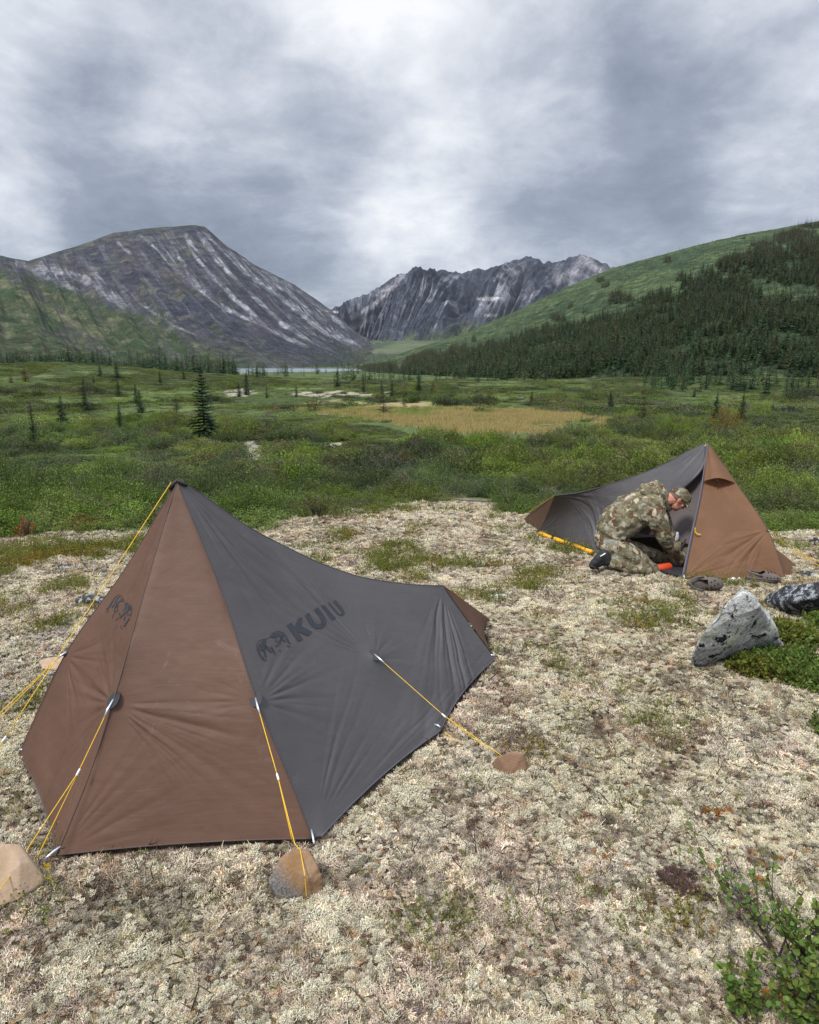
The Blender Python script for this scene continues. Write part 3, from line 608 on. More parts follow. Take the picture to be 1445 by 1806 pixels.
# ---------------- forest
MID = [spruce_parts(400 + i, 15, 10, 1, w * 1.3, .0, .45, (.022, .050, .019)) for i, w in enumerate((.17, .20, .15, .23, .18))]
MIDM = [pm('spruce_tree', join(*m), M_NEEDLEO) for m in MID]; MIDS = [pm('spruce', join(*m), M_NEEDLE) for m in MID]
LOW = [pm('spruce_far', join(*spruce_parts(420 + i, 7, 6, 1, w, .0, .35, (.022, .050, .019))), M_NEEDLE) for i, w in enumerate((.20, .24, .17, .28))]
def forest():
    P, s, hpx, hpy = HILL; nu, nv = s.shape; n = 90000
    i = rng.uniform(0, nu - 2, n); j = rng.uniform(0, (nv - 1) / 1.4, n); i0 = i.astype(int); j0 = j.astype(int)
    pos = P[i0, j0] * (1 - (i - i0))[:, None] + P[i0 + 1, j0] * (i - i0)[:, None]; pos = pos + (P[i0, j0 + 1] - P[i0, j0]) * (j - j0)[:, None]
    # area weight so the density is per square metre
    e1 = P[i0 + 1, j0] - P[i0, j0]; e2 = P[i0, j0 + 1] - P[i0, j0]; ar = np.linalg.norm(np.cross(e1, e2), axis=1)
    px, py = proj(pos[:, 0], pos[:, 1], pos[:, 2]); j2 = (fbm(px / 26, py / 12, 3, 131) - .5); d = hill_density(px + j2 * 60, py + j2 * 30)
    gap = fbm(pos[:, 0] / 16, pos[:, 1] / 20, 3, 133); d = d * np.where(d > .5, sstep(.30, .44, gap) * .9 + .1, 1)
    wt = d * ar; want = wt / wt.max() * 5.0
    keep = (rng.uniform(size=n) < want) & (px > 500) & (px < 1640) & (s[i0, j0] < 1.0)
    pos = pos[keep]; px = px[keep]; py = py[keep]; dd = d[keep]
    h = rng.uniform(3.4, 8.2, len(pos)) * np.where(dd > .2, 1.0, .62) * (1 - .25 * sstep(300, 900, pos[:, 1]))
    h *= np.where(rng.uniform(size=len(pos)) < .12, 1.35, 1)
    # left treeline behind the crest, lake shore, edge of the flat
    q = []
    for x0, x1, y0, y1, Y0, Y1, nn, hh in ((-260, 200, 600, 642, 420, 700, 800, (11, 19)), (100, 420, 634, 650, 330, 620, 340, (9, 15)), (380, 475, 646, 655, 260, 420, 46, (4, 8)), (-300, 120, 560, 610, 650, 900, 110, (6, 10)),
                                           (440, 700, 640, 652, 500, 1300, 120, (6, 12)), (560, 760, 600, 645, 1400, 2600, 650, (10, 16)), (1130, 1330, 668, 694, 130, 215, 75, (3.5, 7)), (1290, 1700, 675, 720, 110, 200, 70, (3, 7)), (590, 1000, 655, 668, 240, 330, 90, (3, 7)), (470, 540, 650, 660, 330, 480, 12, (4, 7))):
        for _ in range(nn):
            Y = random.uniform(Y0, Y1); x = (random.uniform(x0, x1) - 722.5) / F * Y; q.append((x, Y, float(gz(x, Y)), random.uniform(*hh)))
    q = np.array(q); m = lake_m(q[:, 0], q[:, 1]) < .05
    tree_z = MOUNT_BVH
    for r in q:
        hitp = tree_z.ray_cast(Vector((r[0], r[1], 900)), Vector((0, 0, -1)))
        if hitp[0] is not None: r[2] = max(r[2], hitp[0].z)
    q = q[m]; pos = np.concatenate([pos, q[:, :3]]); h = np.concatenate([h, q[:, 3]])
    px, py = proj(pos[:, 0], pos[:, 1], pos[:, 2] + h); vis = (px > -30) & (px < 1475)
    size = h / pos[:, 1] * np.where(vis, 1, 0); order = np.argsort(-size); big = order[:290]; rest = order[290:]
    regions = [(lambda x, y: x < 440, 'dark pointed spruce in the tree line behind the left meadow crest', 'spruces behind the left meadow crest'), (lambda x, y: x < 760, 'dark spruce at the valley mouth by the lake end', 'spruces at the valley mouth'),
               (lambda x, y: True, 'dark spruce in the forest at the foot of the right hillside', 'spruces at the foot of the right hillside')]
    for i in big:
        p = pos[i]; X = px[i]; lab, grp = next((l, g) for f, l, g in regions if f(X, 0))
        if X >= 760:
            zn = 'straight beyond the tan meadow' if X < 1060 else 'above the far tent peak' if X < 1330 else 'at the right edge of the picture'
            sz = 'tall' if h[i] > 8 else 'low' if h[i] < 5.5 else 'middling'; lab = '%s dark spruce at the hill foot %s' % (sz, zn)
        o = put('spruce_tree', MIDM[random.randrange(5)], None, (p[0], p[1], p[2] - .3)); o.scale = (h[i] * random.uniform(.85, 1.3), h[i], h[i] * 1.0); o.scale.x = o.scale.y = h[i] * random.uniform(.85, 1.35)
        o.rotation_euler = (0, 0, random.uniform(0, 6)); tag(o, lab, 'tree', grp)
    p = pos[rest]; hh = h[rest]; k = len(rest); near = size[rest] > .013
    for sel, pr, nm, lb in ((near, MIDS, 'spruce_forest', 'dense dark spruce forest covering the lower right hillside'), (~near, LOW, 'distant_spruce_forest', 'far small spruces thinning out up the hillside')):
        c = int(sel.sum()); tv = rng.uniform(.6, 1.5, c); tint = np.stack([tv * rng.uniform(.9, 1.5, c), tv, tv * rng.uniform(.8, 1.15, c)], 1)
        red = rng.uniform(size=c) < .03; tint[red] = (2.0, 1.2, 1.0)
        w = hh[sel] * rng.uniform(.85, 1.4, c)
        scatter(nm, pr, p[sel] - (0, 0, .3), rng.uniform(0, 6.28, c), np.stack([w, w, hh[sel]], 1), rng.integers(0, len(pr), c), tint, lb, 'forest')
    print('forest', len(pos), 'near', int(near.sum()))
_m = bpy.data.objects['mountain'].data
_v = np.zeros(len(_m.vertices) * 3, np.float32); _m.vertices.foreach_get('co', _v)
MOUNT_BVH = BVHTree.FromObject(bpy.data.objects['mountain'], bpy.context.evaluated_depsgraph_get())
forest()

# ---------------- brush
G1 = ((.066, .106, .034), (.120, .176, .052)); G2 = ((.078, .104, .052), (.120, .146, .068))
NEARP = [pm('near_shrub', shrub_proto(500 + i, .38, .50, 46, 46, .026, leafcol=(G1, G1, G2, G1)[i], low=.15), M_LEAF) for i in range(4)]
MIDP = [pm('mid_shrub', shrub_proto(510 + i, .55, .62, 44, 22, .052, .004, leafcol=(G1, G2, G2, G1)[i]), M_LEAF) for i in range(4)]
FARP = [pm('far_shrub', shrub_proto(520 + i, 1.0, .8, 26, 15, .13, .006, leafcol=(G1, G2, G2)[i]), M_LEAF) for i in range(3)]
def brush():
    out = {0: [], 1: [], 2: []}
    for lv, r0, r1, dens in ((0, 5.0, 19, 8.5), (1, 17, 62, 3.6), (2, 56, 300, .75)):
        th0 = 1.0 if lv == 0 else .78
        n = int(dens * th0 * (r1 ** 2 - r0 ** 2)); th = rng.uniform(-th0, th0, n); r = np.sqrt(rng.uniform(r0 ** 2, r1 ** 2, n))
        x = np.sin(th) * r; Y = np.cos(th) * r; z = gz(x, Y); m = masks(x, Y, z); keep = m['brush'] & (lake_m(x, Y) < .05)
        # keep shrubs off the camera side of the open patches so they show
        for dy in (5, 10):
            qx, qy = m['px'], m['py'] - dy; keep &= ~(((anyin(qx, qy, PALE) & (fbm(x / .9, Y / 1.3, 3, 57) < .56)) | (inpoly(qx, qy, TAN) & (m['py'] > 745))) & (r > 12))
        edge = m['py'] - edge_y(m['px'])
        hgt = .55 + 1.0 * fbm(x / 4.5, Y / 4.5, 3, 201) ** 1.5
        big = fbm(x / 14, Y / 20, 3, 205)
        if lv: hgt = hgt * lerp(.45, 1.5, sstep(.38, .60, big))
        cs = (1.6, 3.2, 9.0)[lv]; wd, wi = worley(x / cs + fbm(x / 2, Y / 2, 2, 88) * .5, Y / cs, 211); hgt = hgt * (.45 + 1.0 * sstep(.75, .1, wd)) * lerp(.6, 1.3, wi) * (.62, .62, .75)[lv]
        if lv == 2: hgt = hgt * .8 * lerp(1, .55, sstep(120, 260, Y)); keep &= rng.uniform(size=n) < lerp(.35, 1, sstep(.38, .55, big))
        if lv == 0: hgt = np.minimum(hgt * 1.45, .55 + sstep(0, -60, edge)) * np.where(x > 3.2, .8, 1); hgt *= np.where(edge > -8, .65, 1)
        gtint = fbm(x / 3.3, Y / 3.3, 3, 207); gt2 = fbm(x / 11, Y / 15, 3, 209)
        tint = np.ones((n, 3)); tint = mixc(tint, (.80, .80, .95), sstep(.5, .62, gt2)); tint = mixc(tint, (1.4, 1.35, .85), sstep(.48, .60, gtint) * .8)
        tint = mixc(tint, (1.25, 1.3, .8), sstep(14, 8.5, Y) * .8) if lv == 0 else tint
        if lv == 2: tint = mixc(tint, (1.3, 1.35, 1.0), sstep(.50, .36, big)) * np.where(hgt > .75, .72, 1)[:, None]
        tint *= rng.uniform(.8, 1.25, n)[:, None] * lerp(.62, 1.35, wi)[:, None]; tint = mixc(tint, tint * (.95, .87, 1.08), (wi * 7 % 1 < .3) * 1.0); rd = rng.uniform(size=n) < .004; tint[rd] = (1.6, .8, .9)
        gy = rng.uniform(size=n) < .06; tint[gy] = (1.35, .95, 1.7)
        k = np.nonzero(keep)[0]; pr = (NEARP, MIDP, FARP)[lv]
        sc = rng.uniform(.8, 1.25, len(k)); s3 = np.stack([sc, sc, sc * hgt[k] * (1.15, 1.15, 1.0)[lv]], 1)
        scatter(('near_brush', 'brush', 'distant_brush')[lv], pr, np.stack([x[k], Y[k], z[k] - .03], 1), rng.uniform(0, 6.28, len(k)), s3, rng.integers(0, len(pr), len(k)), tint[k],
                ('bright green knee-high dwarf birch brush edging the lichen clearing', 'grey-green willow and birch brush filling the valley floor', 'low green brush on the far valley flat')[lv], 'brush', tilt=rng.normal(0, .1, (len(k), 2)))
        print('brush', lv, len(k))
brush()
# tan sedge meadow
def sedge():
    R = np.random.default_rng(9); V = []; Fc = []; C = []
    for i in range(90):
        p = np.array((*R.normal(0, .22, 2), 0)); d = rdir(R, 1.6) * R.uniform(.18, .4); s = np.cross(d, R.normal(size=3)); s = s / np.linalg.norm(s) * .012; n = len(V)
        V += [p - s, p + s, p + d]; Fc.append((n, n + 1, n + 2)); C += [np.array((.38, .30, .145)) * R.uniform(.6, 1.3)] * 3
    me = pm('sedge_tuft', (V, Fc, C), M_LEAF); n = 9000
    Y = rng.uniform(20, 75, n) ** 1.0; x = rng.uniform(-.3, .4, n) * Y; z = gz(x, Y); m = masks(x, Y, z); k = m['tan']
    nn = fbm(x / 5, Y / 5, 3, 77); tint = mixc(np.ones((n, 3)), (.6, .9, .6), sstep(.5, .62, nn)); sc = rng.uniform(.7, 1.6, n)
    scatter('sedge_grass', [me], np.stack([x, Y, z], 1)[k], rng.uniform(0, 6, n)[k], sc[k], np.zeros(int(k.sum())), tint[k], 'dry tan sedge grass on the flat meadow in the brush', 'grass')
sedge()
# ------------------------------------------------------------------ tents
def near_ray(px, py, Q):
    """point of the viewing ray through a pixel that lies closest to Q"""
    o = Vector((0, 0, EYE)); d = Vector(ray(px, py)).normalized(); return o + d * (Q - o).dot(d)
def on_plane(px, py, P, n):
    o = Vector((0, 0, EYE)); d = Vector(ray(px, py)); return o + d * ((P - o).dot(n) / d.dot(n))
def curve(ctrl, n):
    """polyline resampled smoothly (Catmull-Rom) to n points by chord length"""
    P = [Vector(p) for p in ctrl]; out = []
    for i in range(len(P) - 1):
        p0 = P[i - 1] if i else P[0] * 2 - P[1]; p3 = P[i + 2] if i + 2 < len(P) else P[-1] * 2 - P[-2]; p1, p2 = P[i], P[i + 1]
        for k in range(24):
            t = k / 24; out.append(.5 * ((2 * p1) + (p2 - p0) * t + (2 * p0 - 5 * p1 + 4 * p2 - p3) * t * t + (3 * p1 - p0 - 3 * p2 + p3) * t ** 3))
    out.append(P[-1]); A = np.array(out); s = np.concatenate([[0], np.cumsum(np.linalg.norm(np.diff(A, axis=0), axis=1))]); w = np.linspace(0, s[-1], n)
    return np.stack([np.interp(w, s, A[:, i]) for i in range(3)], 1)
def poly(ctrl, n):
    A = np.array([list(p) for p in ctrl]); s = np.concatenate([[0], np.cumsum(np.linalg.norm(np.diff(A, axis=0), axis=1))]); w = np.linspace(0, s[-1], n)
    return np.stack([np.interp(w, s, A[:, i]) for i in range(3)], 1)
def patch(top, bot, left, right, pins=(), it=900):
    """tensioned membrane between four border curves; pins pull single points out"""
    nu = len(top); nv = len(left); u = np.linspace(0, 1, nu)[:, None, None]; v = np.linspace(0, 1, nv)[None, :, None]
    P = (1 - v) * top[:, None] + v * bot[:, None] + (1 - u) * left[None] + u * right[None] - ((1 - u) * (1 - v) * top[0] + u * (1 - v) * top[-1] + (1 - u) * v * bot[0] + u * v * bot[-1])
    P[:, 0] = top; P[:, -1] = bot; P[0] = left; P[-1] = right; fix = []
    for q in pins:
        q = np.array(q); d = np.linalg.norm(P - q, axis=2); d[0] = d[-1] = 9; i, j = np.unravel_index(np.argmin(d), d.shape); i = min(max(i, 2), nu - 3); j = min(max(j, 2), nv - 3); fix.append((i, j, q))
    for k in range(it):
        P[1:-1, 1:-1] += .9 * ((P[2:, 1:-1] + P[:-2, 1:-1] + P[1:-1, 2:] + P[1:-1, :-2]) / 4 - P[1:-1, 1:-1])
        for i, j, q in fix: P[i, j] = q; P[i - 1:i + 2, j - 1:j + 2] = P[i - 1:i + 2, j - 1:j + 2] * .4 + q * .6; P[i, j] = q
    return P
def upsample(P, k=2.4):
    a, b = P.shape[:2]; na, nb = int(a * k), int(b * k)
    Q = np.stack([np.stack([np.interp(np.linspace(0, a - 1, na), np.arange(a), P[:, j, c]) for j in range(b)], 1) for c in range(3)], -1)
    Q = np.stack([np.stack([np.interp(np.linspace(0, b - 1, nb), np.arange(b), Q[i, :, c]) for i in range(na)], 0) for c in range(3)], -1)
    for _ in range(6): Q[1:-1, 1:-1] += .8 * ((Q[2:, 1:-1] + Q[:-2, 1:-1] + Q[1:-1, 2:] + Q[1:-1, :-2]) / 4 - Q[1:-1, 1:-1])
    return Q
def normals(P):
    n = np.cross(np.gradient(P, axis=0), np.gradient(P, axis=1)); return n / (np.linalg.norm(n, axis=2, keepdims=True) + 1e-9)
def wrinkle(P, srcs, edge=True, cam_side=True):
    """srcs: (point, toward point, half angle deg, reach m, waves per rad, amplitude m, seed)"""
    P = upsample(P); N = normals(P); nu, nv = P.shape[:2]; H = np.zeros((nu, nv))
    for p, q, ha, reach, fr, amp, sd in srcs:
        p = np.array(p); ax = np.array(q) - p; v = P - p; r = np.linalg.norm(v, axis=2) + 1e-6
        i, j = np.unravel_index(np.argmin(r), r.shape); n0 = N[min(max(i, 3), nu - 4), min(max(j, 3), nv - 4)]
        ax = ax - n0 * ax.dot(n0); ax /= np.linalg.norm(ax); b = np.cross(n0, ax); phi = np.arctan2(v @ b, v @ ax); h = math.radians(ha)
        win = sstep(h, h * .3, abs(phi) * (1 + .5 * (vnoise(r * 7, phi * 3, sd + 9) - .5)))
        for fm, am in ((.42, 1.0), (1.0, .42)):
            ff = fr * fm; f = ff * phi + 1.2 * fbm(phi * ff * .4 + 5, r * 3, 2, sd) + 2.0 * vnoise(phi * 2.3, r * 1.2, sd + 7)
            w = 1 - 2 * abs(np.sin(f * 1.57)) ** .9; w *= .25 + 1.2 * vnoise(phi * ff * .5 + 3, r * 3.1, sd + 3)
            H += amp * am * .42 * w * win * sstep(.012, .035, 2 * r / ff) * sstep(0, .12, r) * np.exp(-(r / reach) ** 2)
    H += (fbm(P[..., 0] * 9 + P[..., 2] * 5, P[..., 1] * 7 + P[..., 2] * 9, 3, 71) - .5) * .006
    if edge:
        e = np.minimum(np.minimum(np.arange(nu)[:, None], nu - 1 - np.arange(nu)[:, None]) / 12, np.minimum(np.arange(nv)[None], nv - 1 - np.arange(nv)[None]) / 7); H *= np.clip(e, 0, 1)
    return P + N * H[..., None]
def cloth_mat(name, col, trans, dust, spec=.22):
    def fn(t):
        uv = attr(t, 'wuv').outputs[1]; p = objco(t)
        mp = t.n('ShaderNodeMapping'); mp.inputs['Scale'].default_value = (4, 17, 1); t.l(uv, mp.inputs[0])
        n1 = t.noise(mp.outputs[0], 1.6, 5, .6, .8); n2 = t.noise(p, 3, 5, .6); n3 = t.noise(p, 60, 3, .6)
        d = t.ramp(t.noise(p, 7, 8, .75, 1.5).outputs[0], [(.60, 0), (.78, .8)])
        c = t.mix(t.ramp(n2.outputs[0], [(.35, 0), (.65, .8)]), col, tuple(x * .80 for x in col)); c = t.mix(t.math('MULTIPLY', d, dust), c, (.42, .40, .40))
        b = t.n('ShaderNodeBsdfPrincipled', _Roughness=.55); b.inputs['Specular IOR Level'].default_value = spec; t.l(c, b.inputs['Base Color'])
        
        h = t.math('ADD', n1.outputs[0], t.math('MULTIPLY', n3.outputs[0], .08)); nb = bumpn(t, h, .28, .006); t.l(nb, b.inputs['Normal'])
        tr = t.n('ShaderNodeBsdfTranslucent'); t.l(t.mix(1.0, c, (1.5, 1.25, 1.1), 'MULTIPLY'), tr.inputs[0]); t.l(nb, tr.inputs['Normal'])
        mx = t.n('ShaderNodeMixShader', _Fac=trans); t.l(b.outputs[0], mx.inputs[1]); t.l(tr.outputs[0], mx.inputs[2]); t.l(mx.outputs[0], t.out.inputs[0])
    return mat(name, fn)
M_BROWN = cloth_mat('brown_ripstop', (.138, .077, .054), .25, .22); M_GREY = cloth_mat('grey_ripstop', (.092, .086, .090), .32, .18, .8); M_TAN = cloth_mat('tan_brown_ripstop', (.215, .112, .060), .35, .04)
M_SEAM = mat('seam_tape', lambda t: bsdf(t, (.075, .05, .042), .7)); M_SEAMG = mat('grey_tape', lambda t: bsdf(t, (.075, .072, .09), .6))
M_CORD = mat('yellow_cord', lambda t: bsdf(t, t.mix(t.noise(objco(t), 250, 2).outputs[0], (.80, .50, .02), (.55, .33, .02)), .6)); M_TAB = mat('black_webbing', lambda t: bsdf(t, (.02, .02, .024), .6)); M_ALU = mat('bright_toggle', lambda t: bsdf(t, (.62, .66, .74), .3, Metallic=.7))
M_PRINT = mat('dark_print', lambda t: bsdf(t, (.030, .034, .042), .7)); M_WHITE = mat('white_plastic', lambda t: bsdf(t, (.75, .76, .72), .5)); M_FLOOR = mat('groundsheet', lambda t: bsdf(t, (.035, .033, .040), .55))
M_NET = mat('inner_net', lambda t: bsdf(t, (.105, .088, .086), .8))
def cloth(name, P, m, parent, thick=.0012, flip=False):
    nu, nv = P.shape[:2]; F4 = grid_faces(nu, nv); F4 = F4[:, ::-1] if flip else F4
    me = make_mesh(name, P, F4, m); a = me.attributes.new('wuv', 'FLOAT_VECTOR', 'POINT')
    du = np.linalg.norm(np.diff(P, axis=0), axis=2).mean(1).sum(); dv = np.linalg.norm(np.diff(P, axis=1), axis=2).mean(0).sum()
    uu, vv = np.meshgrid(np.linspace(0, du, nu), np.linspace(0, dv, nv), indexing='ij'); a.data.foreach_set('vector', np.stack([uu, vv, uu * 0], -1).astype(np.float32).ravel())
    return put(name, me, parent)
def seam(name, pts, m, parent, r=.0035):
    b = MB(); b.tube([Vector(p) for p in pts], r, 5); return b.build(name, m, parent)
def cord(pts, parent, r=.0016, name='guyline', sag=0.0):
    P = [Vector(p) for p in pts]; q = [P[0]]
    for a, b in zip(P[:-1], P[1:]):
        for k in range(1, 9): t = k / 8; v = a.lerp(b, t); v.z -= sag * 4 * t * (1 - t); q.append(v)
    mb = MB(); mb.tube(q, r, 5); return mb.build(name, M_CORD, parent)
def tab(p, d, n, parent, size=.03, toggle=.055):
    d = Vector(d).normalized(); n = Vector(n).normalized(); s = d.cross(n).normalized(); n2 = s.cross(d)
    V = []; K = 14
    for off in (.001, .004):
        for k in range(K): a = 2 * math.pi * k / K; V.append(Vector(p) - d * .01 + d * math.cos(a) * size * 1.15 + s * math.sin(a) * size * .8 + n2 * off)
    Fc = [tuple(range(K))[::-1], tuple(range(K, 2 * K))] + [(k, (k + 1) % K, K + (k + 1) % K, K + k) for k in range(K)]
    tb = put('reinforcement_tab', make_mesh('reinforcement_tab', V, Fc, M_TAB, False), parent)
    if toggle:
        b = MB(); a = Vector(p) + n2 * .006; b.tube([a - d * .012, a + d * toggle * .5 + n2 * .003, a + d * toggle], [.003, .0045, .003], 7); b.build('toggle', M_ALU, parent)
    return Vector(p) + d * (toggle or .02) + n2 * .006
def adjuster(p, d, parent):
    b = MB(); d = Vector(d).normalized(); b.tube([Vector(p) - d * .012, Vector(p) + d * .012], [.0032, .0044], 6); b.build('line_adjuster', M_WHITE, parent)
def decal(shapes, scale, off, targets, parent, name, label=None):
    """flat print laid on the fabric: shapes = ('p', polygon) or ('s', stroke, width)"""
    bm = bmesh.new()
    for sh in shapes:
        if sh[0] == 'p': polys = [sh[1]]
        else:
            pts = [Vector((*p, 0)) for p in sh[1]]; w = sh[2] / 2; L = []; Rr = []
            for i, p in enumerate(pts):
                d = (pts[min(i + 1, len(pts) - 1)] - pts[max(i - 1, 0)]).normalized(); nn = Vector((-d.y, d.x, 0)); L.append(p + nn * w); Rr.append(p - nn * w)
            polys = [[L[i][:2], L[i + 1][:2], Rr[i + 1][:2], Rr[i][:2]] for i in range(len(pts) - 1)]
        for q in polys: bm.faces.new([bm.verts.new((x, y, 0)) for x, y in q])
    bmesh.ops.triangulate(bm, faces=bm.faces)
    for _ in range(5):
        lim = 1.6 * scale; es = [e for e in bm.edges if e.calc_length() > lim]
        if not es: break
        bmesh.ops.subdivide_edges(bm, edges=es, cuts=1); bmesh.ops.triangulate(bm, faces=bm.faces)
    o = Vector((0, 0, EYE)); bad = []
    for v in bm.verts:
        d = Vector(ray(off[0] + v.co.x / scale, off[1] + v.co.y / scale)).normalized(); best = None
        for T in targets:
            h = T.ray_cast(o, d)
            if h[0] is not None and (best is None or h[3] < best[3]): best = h
        if best is None: bad.append(v); continue
        n = best[1] if best[1].dot(d) < 0 else -best[1]; v.co = best[0] + n * .0022
    bmesh.ops.delete(bm, geom=bad, context='VERTS'); me = bpy.data.meshes.new(name); bm.to_mesh(me); bm.free(); me.materials.append(M_PRINT)
    ob = put(name, me, parent)
    if label: ob['label'] = label
    return ob
def bvh(P): 
    F4 = grid_faces(*P.shape[:2]); return BVHTree.FromPolygons([tuple(v) for v in P.reshape(-1, 3)], [tuple(int(i) for i in f) for f in F4])
FOOT = []
def in_footprint(x, Y):
    r = np.zeros(np.shape(x), bool)
    for f in FOOT: r |= inpoly(x, Y, f)
    return r
def G(px, py, dz=.02): return hit(px, py, dz)

# --- near tent
def tent_near():
    C0, C1, C2, C3, C4 = G(33, 1330, .03), G(100, 1508, .035), G(551, 1479, .035), G(777, 1289, .03), G(873, 1162, .03)
    fm = (C0 + C1) / 2; rear = Vector((.52, 4.07, 0)); ax = (rear - fm); ax.z = 0; ax.normalize(); nl = Vector((-ax.y, ax.x, 0))
    A = None
    for h in np.linspace(1.0, 1.4, 400):
        q = on_plane(312, 850, Vector((0, 0, h)), Vector((0, 0, 1)))
        if abs((q - fm).dot(nl)) < .004: A = q; break
    A = A or on_plane(312, 850, Vector((0, 0, 1.21)), Vector((0, 0, 1)))
    rp = [on_plane(x, y, A, nl) for x, y in ((330, 856), (365, 878), (400, 903), (440, 930), (480, 952), (520, 972), (560, 991), (600, 1006), (640, 1018), (700, 1028), (745, 1032), (781, 1033))]
    R = rp[-1]; print('near tent peak', A, 'rear', R, 'axis', ax)
    mir = lambda p: p - nl * 2 * (p - A).dot(nl)
    C2m, C3m = mir(C2), mir(C3); C5 = G(861, 1093, .05)
    root = empty('tent', (A.x, A.y, 0)); tag(root, 'near brown and grey pyramid tent with closed panels, pitched at the left with yellow guylines', 'tent')
    Mi = Matrix.Translation(-Vector((A.x, A.y, 0))); loc = lambda P: P - np.array([A.x, A.y, 0]); lv = lambda p: Vector(p) - Vector((A.x, A.y, 0))
    ctr = (fm + rear) / 2
    def outw(p, k): d = Vector(p) - Vector((A.x, A.y, p[2])); return Vector(p) + d.normalized() * k
    F1 = near_ray(199, 1240, outw(A.lerp(C1, .62), .06)); G1 = near_ray(453, 1237, outw(A.lerp(C2, .60), .04)); H1 = near_ray(115, 1155, outw(A.lerp(C0, .66), .06)); M = near_ray(664, 1158, Vector((-.12, 2.98, .40)))
    eA0 = curve([A, near_ray(221, 1003, A.lerp(C0, .36)), H1, C0], 120); eA1 = curve([A, near_ray(258, 1030, A.lerp(C1, .3)), F1, near_ray(158, 1365, F1.lerp(C1, .5)), C1], 120)
    e2 = curve([A, near_ray(392, 1050, A.lerp(C2, .32)), G1, near_ray(510, 1375, G1.lerp(C2, .55)), C2], 120); G1m = mir(G1); e2m = curve([A, A.lerp(C2m, .4), G1m, C2m], 120)
    ridge = curve([A] + rp, 190)
    top1 = lambda n: np.repeat(np.array(A)[None], n, 0)
    def bow(a, b, n, k, lift=0.0):
        m = a.lerp(b, .5); d = (Vector((ctr.x, ctr.y, m.z)) - m).normalized(); return curve([a, a.lerp(b, .25) + d * k * .75 + Vector((0, 0, lift * .7)), m + d * k + Vector((0, 0, lift)), a.lerp(b, .75) + d * k * .75 + Vector((0, 0, lift * .7)), b], n)
    b01 = bow(C0, C1, 100, .02); b12 = bow(C1, C2, 170, .02, .0)
    bg = np.concatenate([bow(C2 + Vector((.03, .01, 0)), C3, 110, .03)[:-1], bow(C3, C4, 81, .035)]); bgn = len(bg)
    T = []
    P = patch(top1(100), b01, eA0, eA1); P = wrinkle(P, [(H1, F1, 55, .28, 16, .010, 1), (F1, H1, 60, .30, 16, .010, 2), (F1, C0, 60, .35, 14, .009, 3), (C1, F1, 40, .30, 20, .006, 4)]); T.append(P); cloth('front_panel', loc(P), M_BROWN, root); p_front = P
    P = patch(top1(170), b12, eA1, e2); P = wrinkle(P, [(F1, G1 + Vector((0, 0, -.30)), 40, .42, 17, .012, 5), (F1, C2, 40, .3, 20, .008, 6), (G1, F1, 35, .20, 20, .004, 7), (C1, G1, 40, .35, 26, .004, 8)]); T.append(P); cloth('front_side_panel', loc(P), M_BROWN, root)
    rt = curve([R, near_ray(795, 1055, R.lerp(C4, .2)), near_ray(836, 1112, R.lerp(C4, .62)), C4], 120)
    P = patch(curve([A] + rp, bgn), bg, e2, rt, [M]); 
    P = wrinkle(P, [(M, A, 24, .75, 26, .011, 11), (A, M, 26, .8, 26, .009, 12), (R, C3.lerp(C4, .35), 30, 1.2, 24, .013, 13), (G1, M + Vector((0, 0, -.22)), 42, .36, 16, .008, 14), (G1, M + Vector((0, 0, .3)), 40, .3, 18, .004, 15), (C2, M, 20, .5, 40, .006, 16), (M, R, 70, .22, 12, .006, 17), (C2, C3, 12, 1.2, 60, .009, 18), (A, R, 14, .8, 36, .006, 19)])
    T.append(P); cloth('side_panel', loc(P), M_GREY, root); p_side = P
    # hidden side and rear
    P = patch(top1(80), bow(C0, C2m, 80, .03), eA0, e2m); cloth('back_side_panel', loc(P), M_BROWN, root)
    bh = np.concatenate([bow(C2m, C3m, 80, .05)[:-1], bow(C3m, C5, 60, .05)]); P = patch(curve([A] + rp, len(bh)), bh, e2m, poly([R, C5], 120)); cloth('back_panel', loc(P), M_GREY, root)
    Rr = R + Vector((.02, .01, -.012)); rtr = np.array(rt) + np.array([.012, .012, -.006]); P = patch(np.repeat(np.array(R)[None], 60, 0), curve([C4, C4.lerp(C5, .5) + Vector((-.05, 0, .02)), C5], 60), rtr, curve([Rr, near_ray(861, 1090, R.lerp(C5, .75) + Vector((.08, 0, .02))), C5], 120)); cloth('rear_panel', loc(wrinkle(P, [(C4, R, 60, .3, 14, .008, 22)])), M_BROWN, root)
    for e, m in ((eA1, M_SEAM), (e2, M_SEAM), (eA0, M_SEAM), (np.array(ridge), M_SEAMG)): seam('seam', [lv(p) for p in e[::3]] + [lv(e[-1])], m, root, .0028)
    seam('hem', [lv(p) for p in np.concatenate([b01, b12])[::4]], M_SEAM, root, .0035); seam('hem', [lv(p) for p in bg[::4]] + [lv(C4)], M_SEAMG, root, .0035)
    # pole, peak cap
    b = MB(); b.tube([lv(Vector((A.x, A.y, .0))), lv(A - Vector((0, 0, .02)))], .009, 8); b.build('pole', M_ALU, root)
    b = MB(); b.tube([lv(A + Vector((-.03, -.01, -.03))), lv(A + Vector((0, 0, .006))), lv(A + Vector((.04, .01, -.02)))], [.007, .009, .006], 8); b.build('peak_cap', M_TAB, root)
    up = Vector((0, 0, 1)); cd_ = lambda p: (Vector((0, -1, .6)))
    # guylines
    def gl(p, n, mid, ends, adjp=None):
        s = tab(lv(p), (Vector(mid) - Vector(p)), n, root); cord([s, lv(mid)], root); adjuster(lv(mid), Vector(mid) - Vector(p), root)
        for e in ends: cord([lv(mid)] + [lv(q) for q in e], root)
